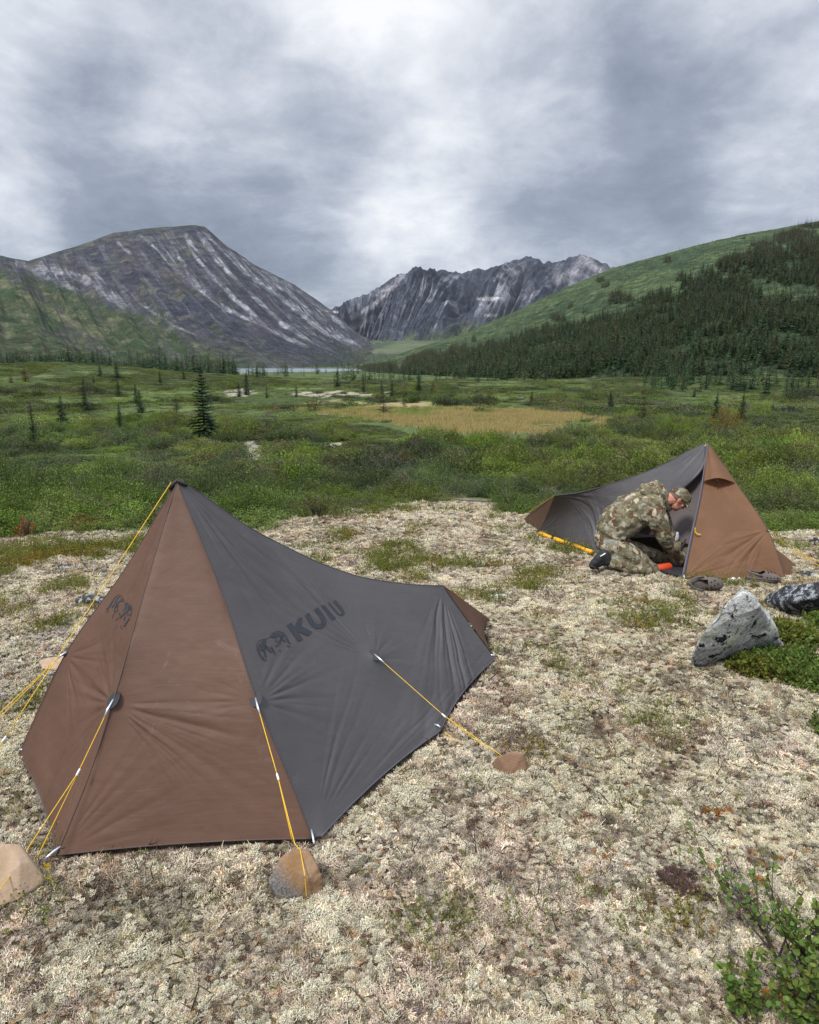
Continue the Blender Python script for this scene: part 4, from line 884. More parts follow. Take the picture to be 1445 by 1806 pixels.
    rk3 = G(-30, 1600); F1m = near_ray(138, 1362, F1.lerp(rk3, .45)); gl(F1, Vector((-.4, -.9, .5)), F1m, [[near_ray(52, 1492, F1m.lerp(rk3, .45)), near_ray(30, 1528, F1m.lerp(rk3, .62)), near_ray(0, 1568, Vector((-1.36, 1.80, .12))), near_ray(-14, 1590, Vector((-1.38, 1.75, .05)))], [near_ray(60, 1524, Vector((-1.24, 1.98, .08)))]])
    G1x = near_ray(490, 1370, G1.lerp(Vector((-.38, 1.88, .15)), .5)); gl(G1, Vector((0, -1, .5)), G1x, [[near_ray(520, 1488, Vector((-.39, 1.98, .22))), near_ray(530, 1500, Vector((-.385, 1.965, .20))), near_ray(538, 1545, Vector((-.36, 1.90, .15))), near_ray(541, 1584, Vector((-.35, 1.87, .02)))], [near_ray(516, 1484, Vector((-.42, 2.06, .16)))]])
    Mx = near_ray(783, 1262, M.lerp(Vector((.39, 2.62, .09)), .55)); gl(M, Vector((.3, -1, .7)), Mx, [[near_ray(884, 1332, Vector((.385, 2.68, .10))), near_ray(893, 1350, Vector((.41, 2.62, .085))), near_ray(894, 1362, Vector((.41, 2.58, .03)))], [near_ray(868, 1326, Vector((.35, 2.68, .07)))]])
    # left lines: from the peak and from the left tab
    Lg = G(-160, 1530); La = near_ray(7, 1304, A.lerp(Lg, .66)); s = lv(A + Vector((-.02, -.01, .0))); cord([s, lv(La)], root); adjuster(lv(La), La - A, root); cord([lv(La), lv(Lg)], root); cord([lv(La), lv(Lg + Vector((.06, .03, 0)))], root)
    Lh = G(-260, 1430); s = tab(lv(H1), Lh - H1, Vector((-.6, -.2, .6)), root, .018, .03); cord([s, lv(near_ray(0, 1257, H1.lerp(Lh, .45))), lv(Lh)], root); cord([s, lv(near_ray(3, 1262, H1.lerp(Lh, .46))), lv(Lh + Vector((.04, .02, 0)))], root)
    # corner stakes
    for c, d in ((C1, (-.5, -.85, -.12)), (C2, (.3, -1, -.1)), (C0, (-1, .1, -.1)), (C3, (.8, -.6, -.1)), (C4, (1, -.2, -.1))):
        d = Vector(d); tab(lv(c) + Vector((0, 0, .012)) - d.normalized() * .03, d, up, root, .022 if c in (C1, C2) else .012, .075 if c in (C1, C2) else .03)
    e = C1 + Vector((-.045, -.07, -.012)); cord([lv(e), lv(near_ray(90, 1552, e + Vector((0, -.07, 0)))), lv(near_ray(78, 1570, e + Vector((-.03, -.12, 0)))), lv(near_ray(69, 1590, e + Vector((-.04, -.16, 0)))), lv(near_ray(64, 1606, e + Vector((-.05, -.2, -.005))))], root, .0026, 'cord_tail')
    knot = [lv(near_ray(83 + 9 * math.cos(k * 1.9) * (1 - k * .04), 1530 + 8 * math.sin(k * 2.3), e + Vector((-.03, -.01, .004 * math.sin(k))))) for k in range(14)]; cord(knot, root, .0024, 'cord_knot')
    cord([lv(C3 + Vector((.02, -.01, 0))), lv(G(795, 1300, .02)), lv(G(806, 1308, .02))], root, .0018, 'cord_tail'); cord([lv(C4 + Vector((.02, 0, 0))), lv(G(890, 1166, .02)), lv(G(908, 1175, .02))], root, .002, 'cord_tail')
    # prints
    Tb = [bvh(loc(P)) for P in T]
    # the cast happens in world space, so shift the targets back
    Tw = [bvh(P) for P in T]
    em1 = [('s', [(268, 662), (340, 568), (425, 428)], 34), ('s', [(245, 690), (262, 728), (300, 716), (318, 668)], 11), ('s', [(300, 610), (400, 450), (470, 360), (540, 300), (600, 280), (650, 300), (690, 370), (704, 444)], 13), ('p', [(450, 520), (520, 440), (600, 420), (650, 355), (690, 440), (600, 462), (545, 515), (500, 560)]),
           ('s', [(470, 500), (500, 420), (560, 350), (620, 315)], 14), ('s', [(455, 530), (425, 575), (390, 600)], 22), ('s', [(520, 540), (478, 610), (462, 690), (480, 740)], 30), ('s', [(560, 520), (540, 600), (540, 690), (500, 705)], 22), ('s', [(462, 760), (430, 810), (412, 880)], 13), ('s', [(700, 440), (750, 510), (748, 620), (670, 700)], 11),
           ('p', [(760, 510), (822, 520), (845, 590), (828, 670), (770, 760), (735, 730), (762, 640)]), ('s', [(752, 500), (820, 490), (880, 530), (915, 620), (903, 720), (872, 830)], 13), ('s', [(872, 560), (880, 620), (850, 690)], 18), ('s', [(842, 545), (862, 610), (842, 660)], 10), ('s', [(742, 770), (800, 808), (885, 800)], 20), ('s', [(770, 740), (830, 770), (895, 762)], 9),
           ('s', [(850, 862), (790, 955), (705, 1090)], 38), ('s', [(745, 830), (722, 880), (702, 935)], 26), ('s', [(640, 1050), (628, 1100), (652, 1150), (680, 1110)], 11), ('s', [(588, 730), (592, 790), (640, 812), (700, 770), (745, 715)], 26), ('s', [(556, 850), (610, 862), (660, 830), (720, 772)], 16), ('s', [(556, 870), (520, 905), (488, 942)], 13)]
    ob = decal(em1, 14.45, (170, 1030), Tw, root, 'printed_emblem', 'dark ram horn emblem printed on the brown front panel'); ob.location = -Vector((A.x, A.y, 0))
    em2 = [('s', [(224, 690), (255, 760), (302, 818)], 20), ('s', [(300, 705), (322, 790)], 13), ('s', [(302, 828), (332, 812)], 8), ('s', [(240, 735), (212, 660), (226, 605), (270, 577), (330, 572), (365, 548), (385, 548)], 6), ('p', [(250, 640), (278, 592), (322, 582), (318, 618), (292, 650), (304, 712), (272, 700)]), ('s', [(232, 650), (245, 690), (300, 720)], 8), ('s', [(236, 625), (262, 670), (310, 690)], 6),
           ('s', [(322, 640), (330, 690), (378, 722)], 14), ('s', [(380, 655), (404, 695), (384, 732)], 12), ('s', [(404, 700), (432, 752)], 7), ('s', [(335, 660), (372, 690), (402, 690)], 8), ('p', [(375, 552), (405, 515), (455, 500), (468, 540), (430, 556), (400, 560)]), ('p', [(470, 505), (520, 512), (545, 545), (500, 562), (478, 545)]), ('s', [(370, 552), (400, 500), (460, 482), (520, 498), (560, 545), (606, 632)], 6),
           ('s', [(552, 565), (602, 630)], 20), ('s', [(508, 570), (546, 612)], 14), ('s', [(440, 572), (430, 600), (455, 610), (475, 588)], 9), ('s', [(495, 560), (484, 620), (440, 660), (425, 645)], 13), ('s', [(484, 690), (484, 726)], 7), ('s', [(560, 650), (606, 666)], 7), ('s', [(480, 500), (500, 545)], 5)]
    ob = decal(em2, 6.568, (420, 1040), Tw, root, 'printed_emblem', 'dark ram horn emblem printed on the grey side panel'); ob.location = -Vector((A.x, A.y, 0))
    kuiu = [('p', [(562, 412), (615, 382), (662, 448), (748, 578), (695, 606)]), ('p', [(655, 440), (690, 345), (740, 316), (736, 425), (692, 500)]), ('p', [(690, 455), (735, 425), (862, 492), (808, 541), (700, 492)]), ('s', [(795, 282), (838, 360), (870, 405), (915, 430), (965, 424), (995, 390), (990, 350), (960, 300), (902, 218)], 54), ('p', [(962, 193), (1000, 174), (1132, 330), (1085, 362)]),
            ('s', [(1112, 130), (1165, 190), (1205, 240), (1218, 272), (1200, 298)], 34), ('s', [(1048, 150), (1100, 215), (1150, 275), (1200, 302)], 15)]
    ob = decal(kuiu, 6.568, (420, 1040), Tw, root, 'printed_lettering', 'dark block letters printed up the grey side panel'); ob.location = -Vector((A.x, A.y, 0))
    FOOT.append([(p.x, p.y) for p in (C0, C1, C2, C3, C4, C5, C3m, C2m)])
    return A, ax, nl
tent_near()

# --- far tent, its door rolled open
def tent_far():
    dir_ = Vector((-.836, .549, 0)); nl = Vector((-.549, -.836, 0)); A = at(1249, 781, 7.06)
    D2, D3, D4, D1, D0 = G(1205, 1020), G(1386, 1021), G(1404, 996), G(1050, 975), G(950, 938)
    rp = [on_plane(x, y, A, nl) for x, y in ((1232, 787), (1205, 800), (1180, 815), (1140, 832), (1100, 846), (1060, 859), (1020, 869), (978, 874))]; R = rp[-1]; T5 = G(924, 915, .05)
    print('far tent peak', A, 'rear', R)
    mir = lambda p: p - nl * 2 * (p - A).dot(nl)
    z0 = float(gz(A.x, A.y)); O = Vector((A.x, A.y, z0)); loc = lambda P: P - np.array(O); lv = lambda p: Vector(p) - O
    root = empty('tent', O); tag(root, 'far brown and grey pyramid tent with its door open, behind the kneeling man', 'tent')
    def outw(p, k): d = Vector(p) - Vector((A.x, A.y, p[2])); return Vector(p) + d.normalized() * k
    ctr = (D2 + mir(D2)) / 2 + dir_ * .5
    def bow(a, b, n, k): m = a.lerp(b, .5); d = (Vector((ctr.x, ctr.y, m.z)) - m).normalized(); return curve([a, m + d * k, b], n)
    Gt = near_ray(1355, 936, outw(A.lerp(D3, .60), .05))
    e2 = curve([A, near_ray(1238, 860, A.lerp(D2, .33)), near_ray(1222, 938, A.lerp(D2, .66)), D2], 110); e3 = curve([A, near_ray(1300, 853, A.lerp(D3, .33)), Gt, D3], 110); e4 = poly([A, mir(D3).lerp(D4, .5)], 110); D4x = D4
    t1 = lambda n: np.repeat(np.array(A)[None], n, 0)
    P = patch(t1(130), bow(D2, D3, 130, .0), e2, e3); lowp = near_ray(1300, 985, (D2 + D3) / 2 + Vector((0, .1, .2)))
    P = wrinkle(P, [(Gt, D2, 34, .65, 12, .020, 31), (D2, Gt, 30, .6, 18, .010, 32), (near_ray(1240, 830, A.lerp(D2, .2)), Gt, 25, .4, 18, .008, 33), (D3, near_ray(1300, 990, lowp), 40, .4, 10, .014, 34), (A, D3, 30, .6, 20, .008, 35)]); cloth('door_side_panel', loc(P), M_TAN, root)
    bvp = bvh(P)
    P = patch(t1(60), bow(D3, D4x, 60, .0), e3, curve([A, A.lerp(D4x, .62) - Vector((.12, 0, .05)), D4x], 110)); cloth('front_panel', loc(wrinkle(P, [(D4x, A, 30, .3, 20, .008, 36)])), M_TAN, root)
    D2m = mir(D2); D2m.z = D2.z - .03; P = patch(t1(80), bow(D4x, D2m, 80, .03), curve([A, A.lerp(D4x, .62) - Vector((.12, 0, .05)), D4x], 110), poly([A, D2m], 110)); cloth('back_side_panel', loc(P), M_TAN, root)
    D1m = mir(D1); bh = np.concatenate([poly([D2m, D1m], 60)[:-1], poly([D1m, T5], 60)]); P = patch(curve([A] + rp, len(bh)), bh, poly([A, D2m], 110), poly([R, T5], 110)); cloth('back_panel', loc(P), M_GREY, root)
    # grey side with the door rolled up: its front border runs from the peak back to the hip behind the man
    E0 = D1.lerp(D2, .34) + Vector((0, .02, .02))
    fe = curve([A, near_ray(1243, 815, A.lerp(D2, .12)), near_ray(1222, 845, A.lerp(D2, .25) + dir_ * .12), near_ray(1168, 893, A.lerp(E0, .5) + Vector((0, .05, .05))), near_ray(1110, 950, A.lerp(E0, .85)), E0], 110)
    bg = np.concatenate([poly([E0, D1], 50)[:-1], bow(D1, D0, 90, .04)]); P = patch(curve([A] + rp, len(bg)), bg, fe, curve([R, near_ray(966, 905, R.lerp(D0, .5)), D0], 110))
    P = wrinkle(P, [(D1, R.lerp(A, .25), 42, .7, 15, .020, 41), (A, D1, 30, .8, 18, .012, 42), (R, D1, 40, .6, 18, .010, 43), (D0, A, 25, .5, 20, .008, 44)]); cloth('side_panel', loc(P), M_GREY, root)
    # rolled door edge
    b = MB(); b.tube([lv(p) for p in fe[2:70:4]], [.022 - .0006 * k for k in range(len(fe[2:70:4]))], 8); b.build('rolled_door', M_GREY, root)
    P = patch(np.repeat(np.array(R)[None], 50, 0), curve([D0, D0.lerp(T5, .5), T5], 50), curve([R, near_ray(966, 905, R.lerp(D0, .5)), D0], 110), curve([R, near_ray(945, 897, R.lerp(T5, .6)), T5], 110)); cloth('rear_panel', loc(P), M_BROWN, root)
    # door strip
    n = len(e2); st = np.array(e2); w = np.linspace(.010, .017, n)[:, None]; side = np.array([-.9, -.1, 0.]); V = []
    for off in (0.0, -.006):
        V += list(st + np.array([0.004, off - .012, .002])); V += list(st + side * w * 1.6 + np.array([0, off - .012, .002]))
    F4 = [(k, k + 1, n + k + 1, n + k) for k in range(n - 1)] + [(2 * n + k, 3 * n + k, 3 * n + k + 1, 2 * n + k + 1) for k in range(n - 1)] + [(n + k, n + k + 1, 3 * n + k + 1, 3 * n + k) for k in range(n - 1)] + [(k, 2 * n + k, 2 * n + k + 1, k + 1) for k in range(n - 1)]
    put('door_strip', make_mesh('door_strip', loc(np.array(V)), F4, M_SEAMG), root)
    for e, m in ((e3, M_SEAM), (curve([A] + rp, 60), M_SEAMG)): seam('seam', [lv(p) for p in e[::3]] + [lv(e[-1])], m, root, .004)
    # vent hood near the peak
    va, vb, vc = [near_ray(x, y, A.lerp(D3 if k else D2, .28) + Vector((0, -.05, 0))) for k, (x, y) in enumerate(((1242, 848), (1297, 851), (1272, 838)))]; vm = near_ray(1268, 843, (va + vb) / 2 + Vector((0, -.12, .0)))
    P = patch(t1(50), curve([va, vm, vb], 50), poly([A + Vector((0, -.004, 0)), va], 60), poly([A + Vector((0, -.004, 0)), vb], 60), it=150); cloth('vent_hood', loc(wrinkle(P, [(A, vm, 30, .6, 22, .006, 51)])), M_TAN, root)
    b = MB(); b.box(lv(vm) + Vector((0, .02, -.035)), (.012, .012, .035)); b.build('vent_strut', M_TAB, root)
    # inner net wall and floor
    i1, i2 = A.lerp(mir(D2), .0) + Vector((0, 0, -.1)), None
    P = patch(np.repeat(np.array(A - Vector((0, 0, .06)))[None], 40, 0), poly([D2 + nl * -.45 - dir_ * .22 + Vector((0, 0, .20)), D1 + nl * -.45 + dir_ * .1 + Vector((0, 0, .22))], 40), poly([A - Vector((0, 0, .06)), D2 + nl * -.45 - dir_ * .22 + Vector((0, 0, .20))], 50), poly([A - Vector((0, 0, .06)), D1 + nl * -.45 + dir_ * .1 + Vector((0, 0, .22))], 50), it=200); cloth('inner_panel', loc(P), M_NET, root)
    fl = [D2 + Vector((-.02, .03, .01)), D3, mir(D2), D1m, D1 + Vector((.03, .05, .01))]; V = [lv(p) + Vector((0, 0, .006)) for p in fl] + [lv(p) - Vector((0, 0, .012)) for p in fl]; K = len(fl)
    put('floor_sheet', make_mesh('floor_sheet', V, [tuple(range(K)), tuple(range(K, 2 * K))[::-1]] + [(k, (k + 1) % K, K + (k + 1) % K, K + k) for k in range(K)], M_FLOOR, False), root)
    b = MB(); b.tube([lv(Vector((A.x, A.y, z0))), lv(A - Vector((0, 0, .02)))], .009, 8); b.build('pole', M_ALU, root)
    # lines and pulls
    gx = G(1445, 1000); g0 = tab(lv(Gt), gx - Gt, Vector((.6, -.5, .5)), root, .014, .035); cord([g0, lv(near_ray(1400, 972, Gt.lerp(gx, .55))), lv(G(1470, 1012))], root, .0035); cord([lv(near_ray(1400, 971, Gt.lerp(gx, .55))), lv(G(1478, 1005))], root, .003)
    cord([lv(D2 + Vector((0, -.01, .0))), lv(G(1207, 1036, .02)), lv(G(1208, 1050, .02))], root, .0035, 'cord_tail'); tab(lv(D2) + Vector((0, -.01, .03)), Vector((.05, -.3, -1)), Vector((0, -1, 0)), root, .012, .05)
    cord([lv(R), lv(near_ray(950, 892, R.lerp(T5, .5) + Vector((0, .1, 0)))), lv(near_ray(930, 905, T5 + Vector((-.08, .25, .08))))], root, .003)
    zz = near_ray(1226, 938, A.lerp(D2, .66) + Vector((0, -.05, 0))); cord([lv(zz + Vector((0, 0, .04))), lv(zz), lv(zz + Vector((.02, -.01, -.02))), lv(zz + Vector((.055, -.01, -.025)))], root, .006, 'zip_pull')
    b = MB(); b.tube([lv(near_ray(1243, 788, A + Vector((0, -.03, 0)))), lv(near_ray(1246, 784, A + Vector((0, -.03, 0))))], .005, 6); b.build('toggle', M_CORD, root)
    FOOT.append([(p.x, p.y) for p in (D2, D3, D4x, mir(D2), D1m, D0, D1)])
    return A, D1, D0, D2
TF = tent_far()
# ------------------------------------------------------------------ person
def camo_mat(name, scale, dark=1.0):
    def fn(t):
        p = objco(t); w = t.noise(p, scale * .9, 4, .6); sc = t.n('ShaderNodeVectorMath', operation='SCALE'); sc.inputs['Scale'].default_value = .35 / scale * 3.0; t.l(w.outputs['Color'], sc.inputs[0])
        ad = t.n('ShaderNodeVectorMath', operation='ADD'); t.l(p, ad.inputs[0]); t.l(sc.outputs[0], ad.inputs[1])
        v = t.n('ShaderNodeTexVoronoi', _Scale=scale, _Randomness=1.0); t.l(ad.outputs[0], v.inputs['Vector']); sp = t.n('ShaderNodeSeparateColor'); t.l(v.outputs['Color'], sp.inputs[0])
        D = dark; base = t.ramp(sp.outputs[0], [(0, (.125 * D, .115 * D, .065 * D)), (.28, (.15 * D, .135 * D, .08 * D)), (.38, (.12 * D, .07 * D, .04 * D)), (.54, (.20 * D, .17 * D, .11 * D)), (.72, (.43 * D, .38 * D, .27 * D)), (.86, (.25 * D, .245 * D, .20 * D))], 'CONSTANT')
        v2 = t.n('ShaderNodeTexVoronoi', feature='DISTANCE_TO_EDGE', _Scale=scale * 1.3); t.l(ad.outputs[0], v2.inputs['Vector'])
        n2 = t.noise(p, scale * 1.8, 5, .65, 1.0); c = t.mix(t.ramp(n2.outputs[0], [(.60, 0), (.61, 1)]), base, (.44 * D, .40 * D, .29 * D))
        n3 = t.noise(p, scale * 2.3, 5, .65, 1.5); c = t.mix(t.ramp(n3.outputs[0], [(.655, 0), (.66, 1)]), c, (.02, .018, .018))
        n4 = t.noise(p, 38, 4, .6); bsdf(t, c, .85, .2, bumpn(t, n4.outputs[0], .5, .006))
    return mat(name, fn)
M_CAMO = camo_mat('camo_cloth', 21.0, .8); M_CAMOC = camo_mat('camo_cap', 26.0, .62)
def skin_fn(t):
    p = objco(t); n = t.noise(p, 22, 5, .6); c = t.mix(t.ramp(n.outputs[0], [(.35, 0), (.65, 1)]), (.50, .235, .165), (.42, .155, .11)); bsdf(t, c, .5, .4, bumpn(t, t.noise(p, 220, 3).outputs[0], .3, .002), Subsurface_Weight=.08)
M_SKIN = mat('skin', skin_fn); M_BLACK = mat('black_fabric', lambda t: bsdf(t, (.022, .022, .026), .7, .3, bumpn(t, t.noise(objco(t), 60, 3).outputs[0], .5, .004)))
def blob_mesh(name, chains, m, vox, folds=0.0, fs=8.0, ell=(), seed=0, smooth=6):
    """one continuous skin grown over tapering limb chains [(point, radius), ...]"""
    V = []; Fc = []; bm = bmesh.new(); bmesh.ops.create_icosphere(bm, subdivisions=2, radius=1); sv = [v.co.copy() for v in bm.verts]; sf = [tuple(v.index for v in f.verts) for f in bm.faces]; bm.free()
    def sph(c, M3):
        b = len(V); V.extend([tuple(Vector(c) + M3 @ v) for v in sv]); Fc.extend([tuple(i + b for i in f) for f in sf])
    for ch in chains:
        for (p, r), (q, s) in zip(ch[:-1], ch[1:]):
            p = Vector(p); q = Vector(q); n = max(2, int((q - p).length / (min(r, s) * .3)))
            for k in range(n + 1): t = k / n; rr = r + (s - r) * t; sph(p.lerp(q, t), Matrix.Identity(3) * rr)
    for c, M3 in ell: sph(c, M3)
    me = bpy.data.meshes.new(name + '_src'); me.from_pydata(V, [], Fc); o = bpy.data.objects.new(name + '_src', me); COL.objects.link(o)
    r = o.modifiers.new('r', 'REMESH'); r.mode = 'VOXEL'; r.voxel_size = vox; s = o.modifiers.new('s', 'SMOOTH'); s.factor = .6; s.iterations = smooth
    dg = bpy.context.evaluated_depsgraph_get(); ev = o.evaluated_get(dg); out = bpy.data.meshes.new_from_object(ev); bpy.data.objects.remove(o); bpy.data.meshes.remove(me); out.name = name
    if folds:
        n = len(out.vertices); co = np.zeros(n * 3, np.float32); no = np.zeros(n * 3, np.float32); out.vertices.foreach_get('co', co); out.vertices.foreach_get('normal', no); co = co.reshape(-1, 3); no = no.reshape(-1, 3)
        h = 1 - abs(fbm(co[:, 0] * fs + co[:, 1] * 2, co[:, 2] * fs * 1.3 + co[:, 0] * 5, 4, seed) - .5) * 5; h2 = fbm(co[:, 0] * fs * 3 + 9, co[:, 2] * fs * 3 + co[:, 1] * fs * 2, 3, seed + 5) - .5
        co = co + no * ((np.clip(h, -1, 1) * folds + h2 * folds * .8)[:, None]); out.vertices.foreach_set('co', co.astype(np.float32).ravel())
    out.polygons.foreach_set('use_smooth', np.ones(len(out.polygons), bool)); out.materials.clear(); out.materials.append(m); out.update(); return out
def person():
    O = hit(1110, 1005); root = empty('person', O); tag(root, 'man in camouflage clothes and cap kneeling and leaning into the far tent', 'person')
    z = lambda zx, zy, Y: at(1010 + zx / 5.352, 820 + zy / 5.352, Y) - O
    Y0 = O.y  # about 6.4
    yr, yl, yc = Y0 - .16, Y0 + .14, Y0
    # jacket: torso, hood, sleeves
    hipc = z(370, 700, yc); waist = z(400, 640, yc); chest = z(600, 470, yc); sh = z(760, 370, yc)
    J = [[(z(345, 690, yc), .135), (z(400, 560, yc), .170), (z(520, 460, yc), .178), (z(665, 380, yc), .160), (z(790, 330, yc), .10)],
         [(z(345, 690, yc - .07), .12), (z(440, 555, yc - .08), .165), (z(600, 450, yc - .10), .16), (z(760, 380, yc - .13), .105)], [(z(345, 690, yc + .07), .12), (z(430, 540, yc + .08), .15), (z(600, 430, yc + .10), .145), (z(760, 380, yc + .13), .105)],
         [(z(770, 400, yr), .095), (z(800, 500, yr - .04), .092), (z(850, 655, yr - .05), .078)], [(z(850, 655, yr - .05), .070), (z(925, 770, yr + .0), .056), (z(1020, 880, yr + .08), .046)],
         [(z(790, 400, yl), .095), (z(860, 560, yl + .03), .08), (z(930, 700, yl + .02), .065)], [(z(930, 700, yl + .02), .065), (z(1010, 800, yl), .055), (z(1070, 880, yl - .02), .045)],
         [(z(700, 250, yc), .085), (z(770, 235, yc), .095), (z(830, 290, yc), .085)], [(z(700, 260, yc - .08), .05), (z(790, 240, yc - .09), .058), (z(850, 320, yc - .08), .05)], [(z(700, 260, yc + .08), .05), (z(790, 240, yc + .09), .055), (z(850, 320, yc + .08), .05)],
         [(z(860, 340, yc - .085), .035), (z(890, 400, yc - .04), .03), (z(900, 410, yc + .03), .03)]]
    put('jacket', blob_mesh('jacket', J, M_CAMO, .009, .016, 7, seed=3, smooth=3), root)
    # trousers
    knR = z(745, 1010, yr - .03); ankR = z(330, 905, yr - .05); knL = z(850, 900, yl + .12); ankL = z(420, 905, yl + .08)
    Tr = [[(z(345, 730, yc), .135), (z(370, 770, yc), .135)], [(z(360, 760, yr + .05), .130), (z(560, 870, yr), .112), (z(740, 985, yr - .02), .078)], [(z(750, 1000, yr - .03), .076), (z(590, 985, yr - .05), .074), (z(420, 930, yr - .05), .060), (z(330, 905, yr - .05), .05)],
          [(z(380, 760, yl - .04), .125), (z(600, 830, yl + .04), .105), (z(830, 890, yl + .10), .075)], [(z(830, 900, yl + .10), .074), (z(640, 930, yl + .10), .066), (z(420, 910, yl + .08), .052)]]
    put('trousers', blob_mesh('trousers', Tr, M_CAMO, .010, .009, 9, seed=8, smooth=4), root)
    # boots with gaiters
    for y, dx in ((yr - .05, 0), (yl + .08, 40)):
        b = blob_mesh('boot', [[(z(300 + dx, 850, y), .055), (z(330 + dx, 905, y), .055)], [(z(300 + dx, 845, y), .052), (z(245 + dx, 890, y), .048), (z(190 + dx, 945, y), .038)], [(z(270 + dx, 925, y), .035), (z(190 + dx, 955, y), .034)]], M_BLACK, .008, .003, 14, smooth=3)
        bo = put('boot', b, root)
        s = MB(); s.tube([z(160 + dx, 950, y - .03), z(250 + dx, 985, y - .03)], .010, 6); s.tube([z(160 + dx, 950, y + .02), z(250 + dx, 985, y + .02)], .010, 6); s.build('sole', M_TAB, bo)
    b = MB(); b.tube([z(262, 865, yr - .105), z(312, 835, yr - .105)], .006, 6); o = b.build('boot_label', M_WHITE, root)
    # body: neck, head, hands with fingers as one continuous skin
    hc = z(1000, 320, yc - .01); f = Vector((.70, -.10, -.71)).normalized(); s = f.cross(Vector((.2, 0, 1))).normalized(); u = s.cross(f).normalized(); 
    if u.z < 0: u = -u; s = -s
    E3 = lambda a, b_, c: Matrix((f * a, s * b_, u * c)).transposed()
    pt = lambda a, b_, c: hc + f * a + s * b_ + u * c
    ell = [(pt(-.010, 0, .030), E3(.098, .076, .090)), (pt(.030, 0, -.045), E3(.062, .056, .070)), (pt(.058, 0, -.085), E3(.026, .026, .024)), (pt(.088, 0, -.020), E3(.022, .012, .020)), (pt(.100, 0, -.030), E3(.014, .011, .011)), (pt(.080, 0, .012), E3(.020, .046, .014)),
           (pt(.078, 0, -.056), E3(.014, .022, .007)), (pt(.076, 0, -.068), E3(.012, .020, .006)), (pt(.060, .034, -.020), E3(.022, .018, .018)), (pt(.060, -.034, -.020), E3(.022, .018, .018))]
    for sg in (-1, 1): ell += [(pt(-.005, .078 * sg, -.012), E3(.019, .009, .032)), (pt(-.012, .085 * sg, -.006), E3(.012, .006, .024))]
    neck = [[(z(840, 330, yc), .070), (pt(-.045, 0, -.05), .062), (pt(-.02, 0, -.02), .055)]]
    def hand(w, d, upv, ch):
        d = d.normalized(); sd = d.cross(upv).normalized(); n = sd.cross(d).normalized(); ch.append([(w, .026), (w + d * .03, .028)])
        for k in range(4):
            o = sd * (k - 1.5) * .020; b0 = w + d * .03 + o; b1 = w + d * .085 + o * 1.05; ch.append([(b0, .015), (b1, .0115)]); L = (.034, .040, .037, .028)[k]
            ch.append([(b1, .0105), (b1 + d * L * .9 - n * .012, .0095), (b1 + d * L * 1.4 - n * .036, .0085), (b1 + d * L * 1.3 - n * .055, .0078)])
        t0 = w + d * .025 + sd * -.028; ch.append([(t0, .014), (t0 + d * .030 - sd * .022 - n * .012, .0115), (t0 + d * .055 - sd * .020 - n * .032, .0095)])
    hR, hL = z(1030, 895, yr + .085), z(1085, 895, yl - .02); ch = neck + [[(z(925, 770, yr), .038), (hR, .027)], [(z(1010, 800, yl), .036), (hL, .027)], [(z(840, 330, yc), .06), (z(660, 400, yc), .07)], [(z(660, 400, yc), .06), (z(800, 500, yr - .04), .04), (z(850, 655, yr - .05), .036), (z(925, 770, yr), .034)], [(z(660, 400, yc), .06), (z(860, 560, yl + .03), .04), (z(930, 700, yl + .02), .034), (z(1010, 800, yl), .034)]]
    hand(hR, Vector((.6, .35, -.55)), Vector((0, .1, 1)), ch); hand(hL, Vector((.7, .1, -.55)), Vector((0, .1, 1)), ch)
    put('body', blob_mesh('body', ch, M_SKIN, .0048, 0, ell=ell, smooth=2), root)
    # hair under the cap, cap and brim
    put('hair', blob_mesh('hair', [], mat('grey_hair', lambda t: bsdf(t, (.16, .11, .08), .8, .2)), .006, .002, 60, ell=[(pt(-.020, 0, .024), E3(.092, .080, .082))], smooth=1), root)
    V = []; Fc = []; nu, nv = 40, 16
    for j in range(nv):
        ph = (j / (nv - 1)) * math.pi / 2 * .99
        for i in range(nu):
            a = 2 * math.pi * i / nu; r = math.cos(ph) ** .75; rib = 1 + .006 * math.cos(a * 6) * r; h = math.sin(ph) * .098 + .0
            V.append(pt(-.004 + math.cos(a) * .110 * r * rib, math.sin(a) * .090 * r * rib, .018 + h + .012 * math.cos(a) * (1 - math.sin(ph))))
    Fc = [(j * nu + i, j * nu + (i + 1) % nu, (j + 1) * nu + (i + 1) % nu, (j + 1) * nu + i) for j in range(nv - 1) for i in range(nu)]; Fc.append(tuple((nv - 1) * nu + i for i in range(nu)))
    capo = put('cap', make_mesh('cap', V, Fc, M_CAMOC), root)
    V = []; n = 16; m = 8
    for off in (0, -.004):
        for j in range(m):
            for i in range(n):
                a = (i / (n - 1) - .5) * 2.0; t = j / (m - 1); x = .100 * math.cos(a) + t * .072 * math.cos(a * .75); y = math.sin(a) * .088 * (1 - .10 * t); V.append(pt(x, y, .030 - t * .022 - (y / .09) ** 2 * .020 + off))
    Fc = [(k * n * m + j * n + i, k * n * m + j * n + i + 1, k * n * m + (j + 1) * n + i + 1, k * n * m + (j + 1) * n + i) for k in range(2) for j in range(m - 1) for i in range(n - 1)]
    rim = [j * n for j in range(m)] + [(m - 1) * n + i for i in range(1, n)] + [j * n + n - 1 for j in range(m - 2, -1, -1)]; Fc += [(rim[k], rim[k + 1], rim[k + 1] + n * m, rim[k] + n * m) for k in range(len(rim) - 1)]
    put('cap_brim', make_mesh('cap_brim', V, Fc, M_CAMOC), capo)
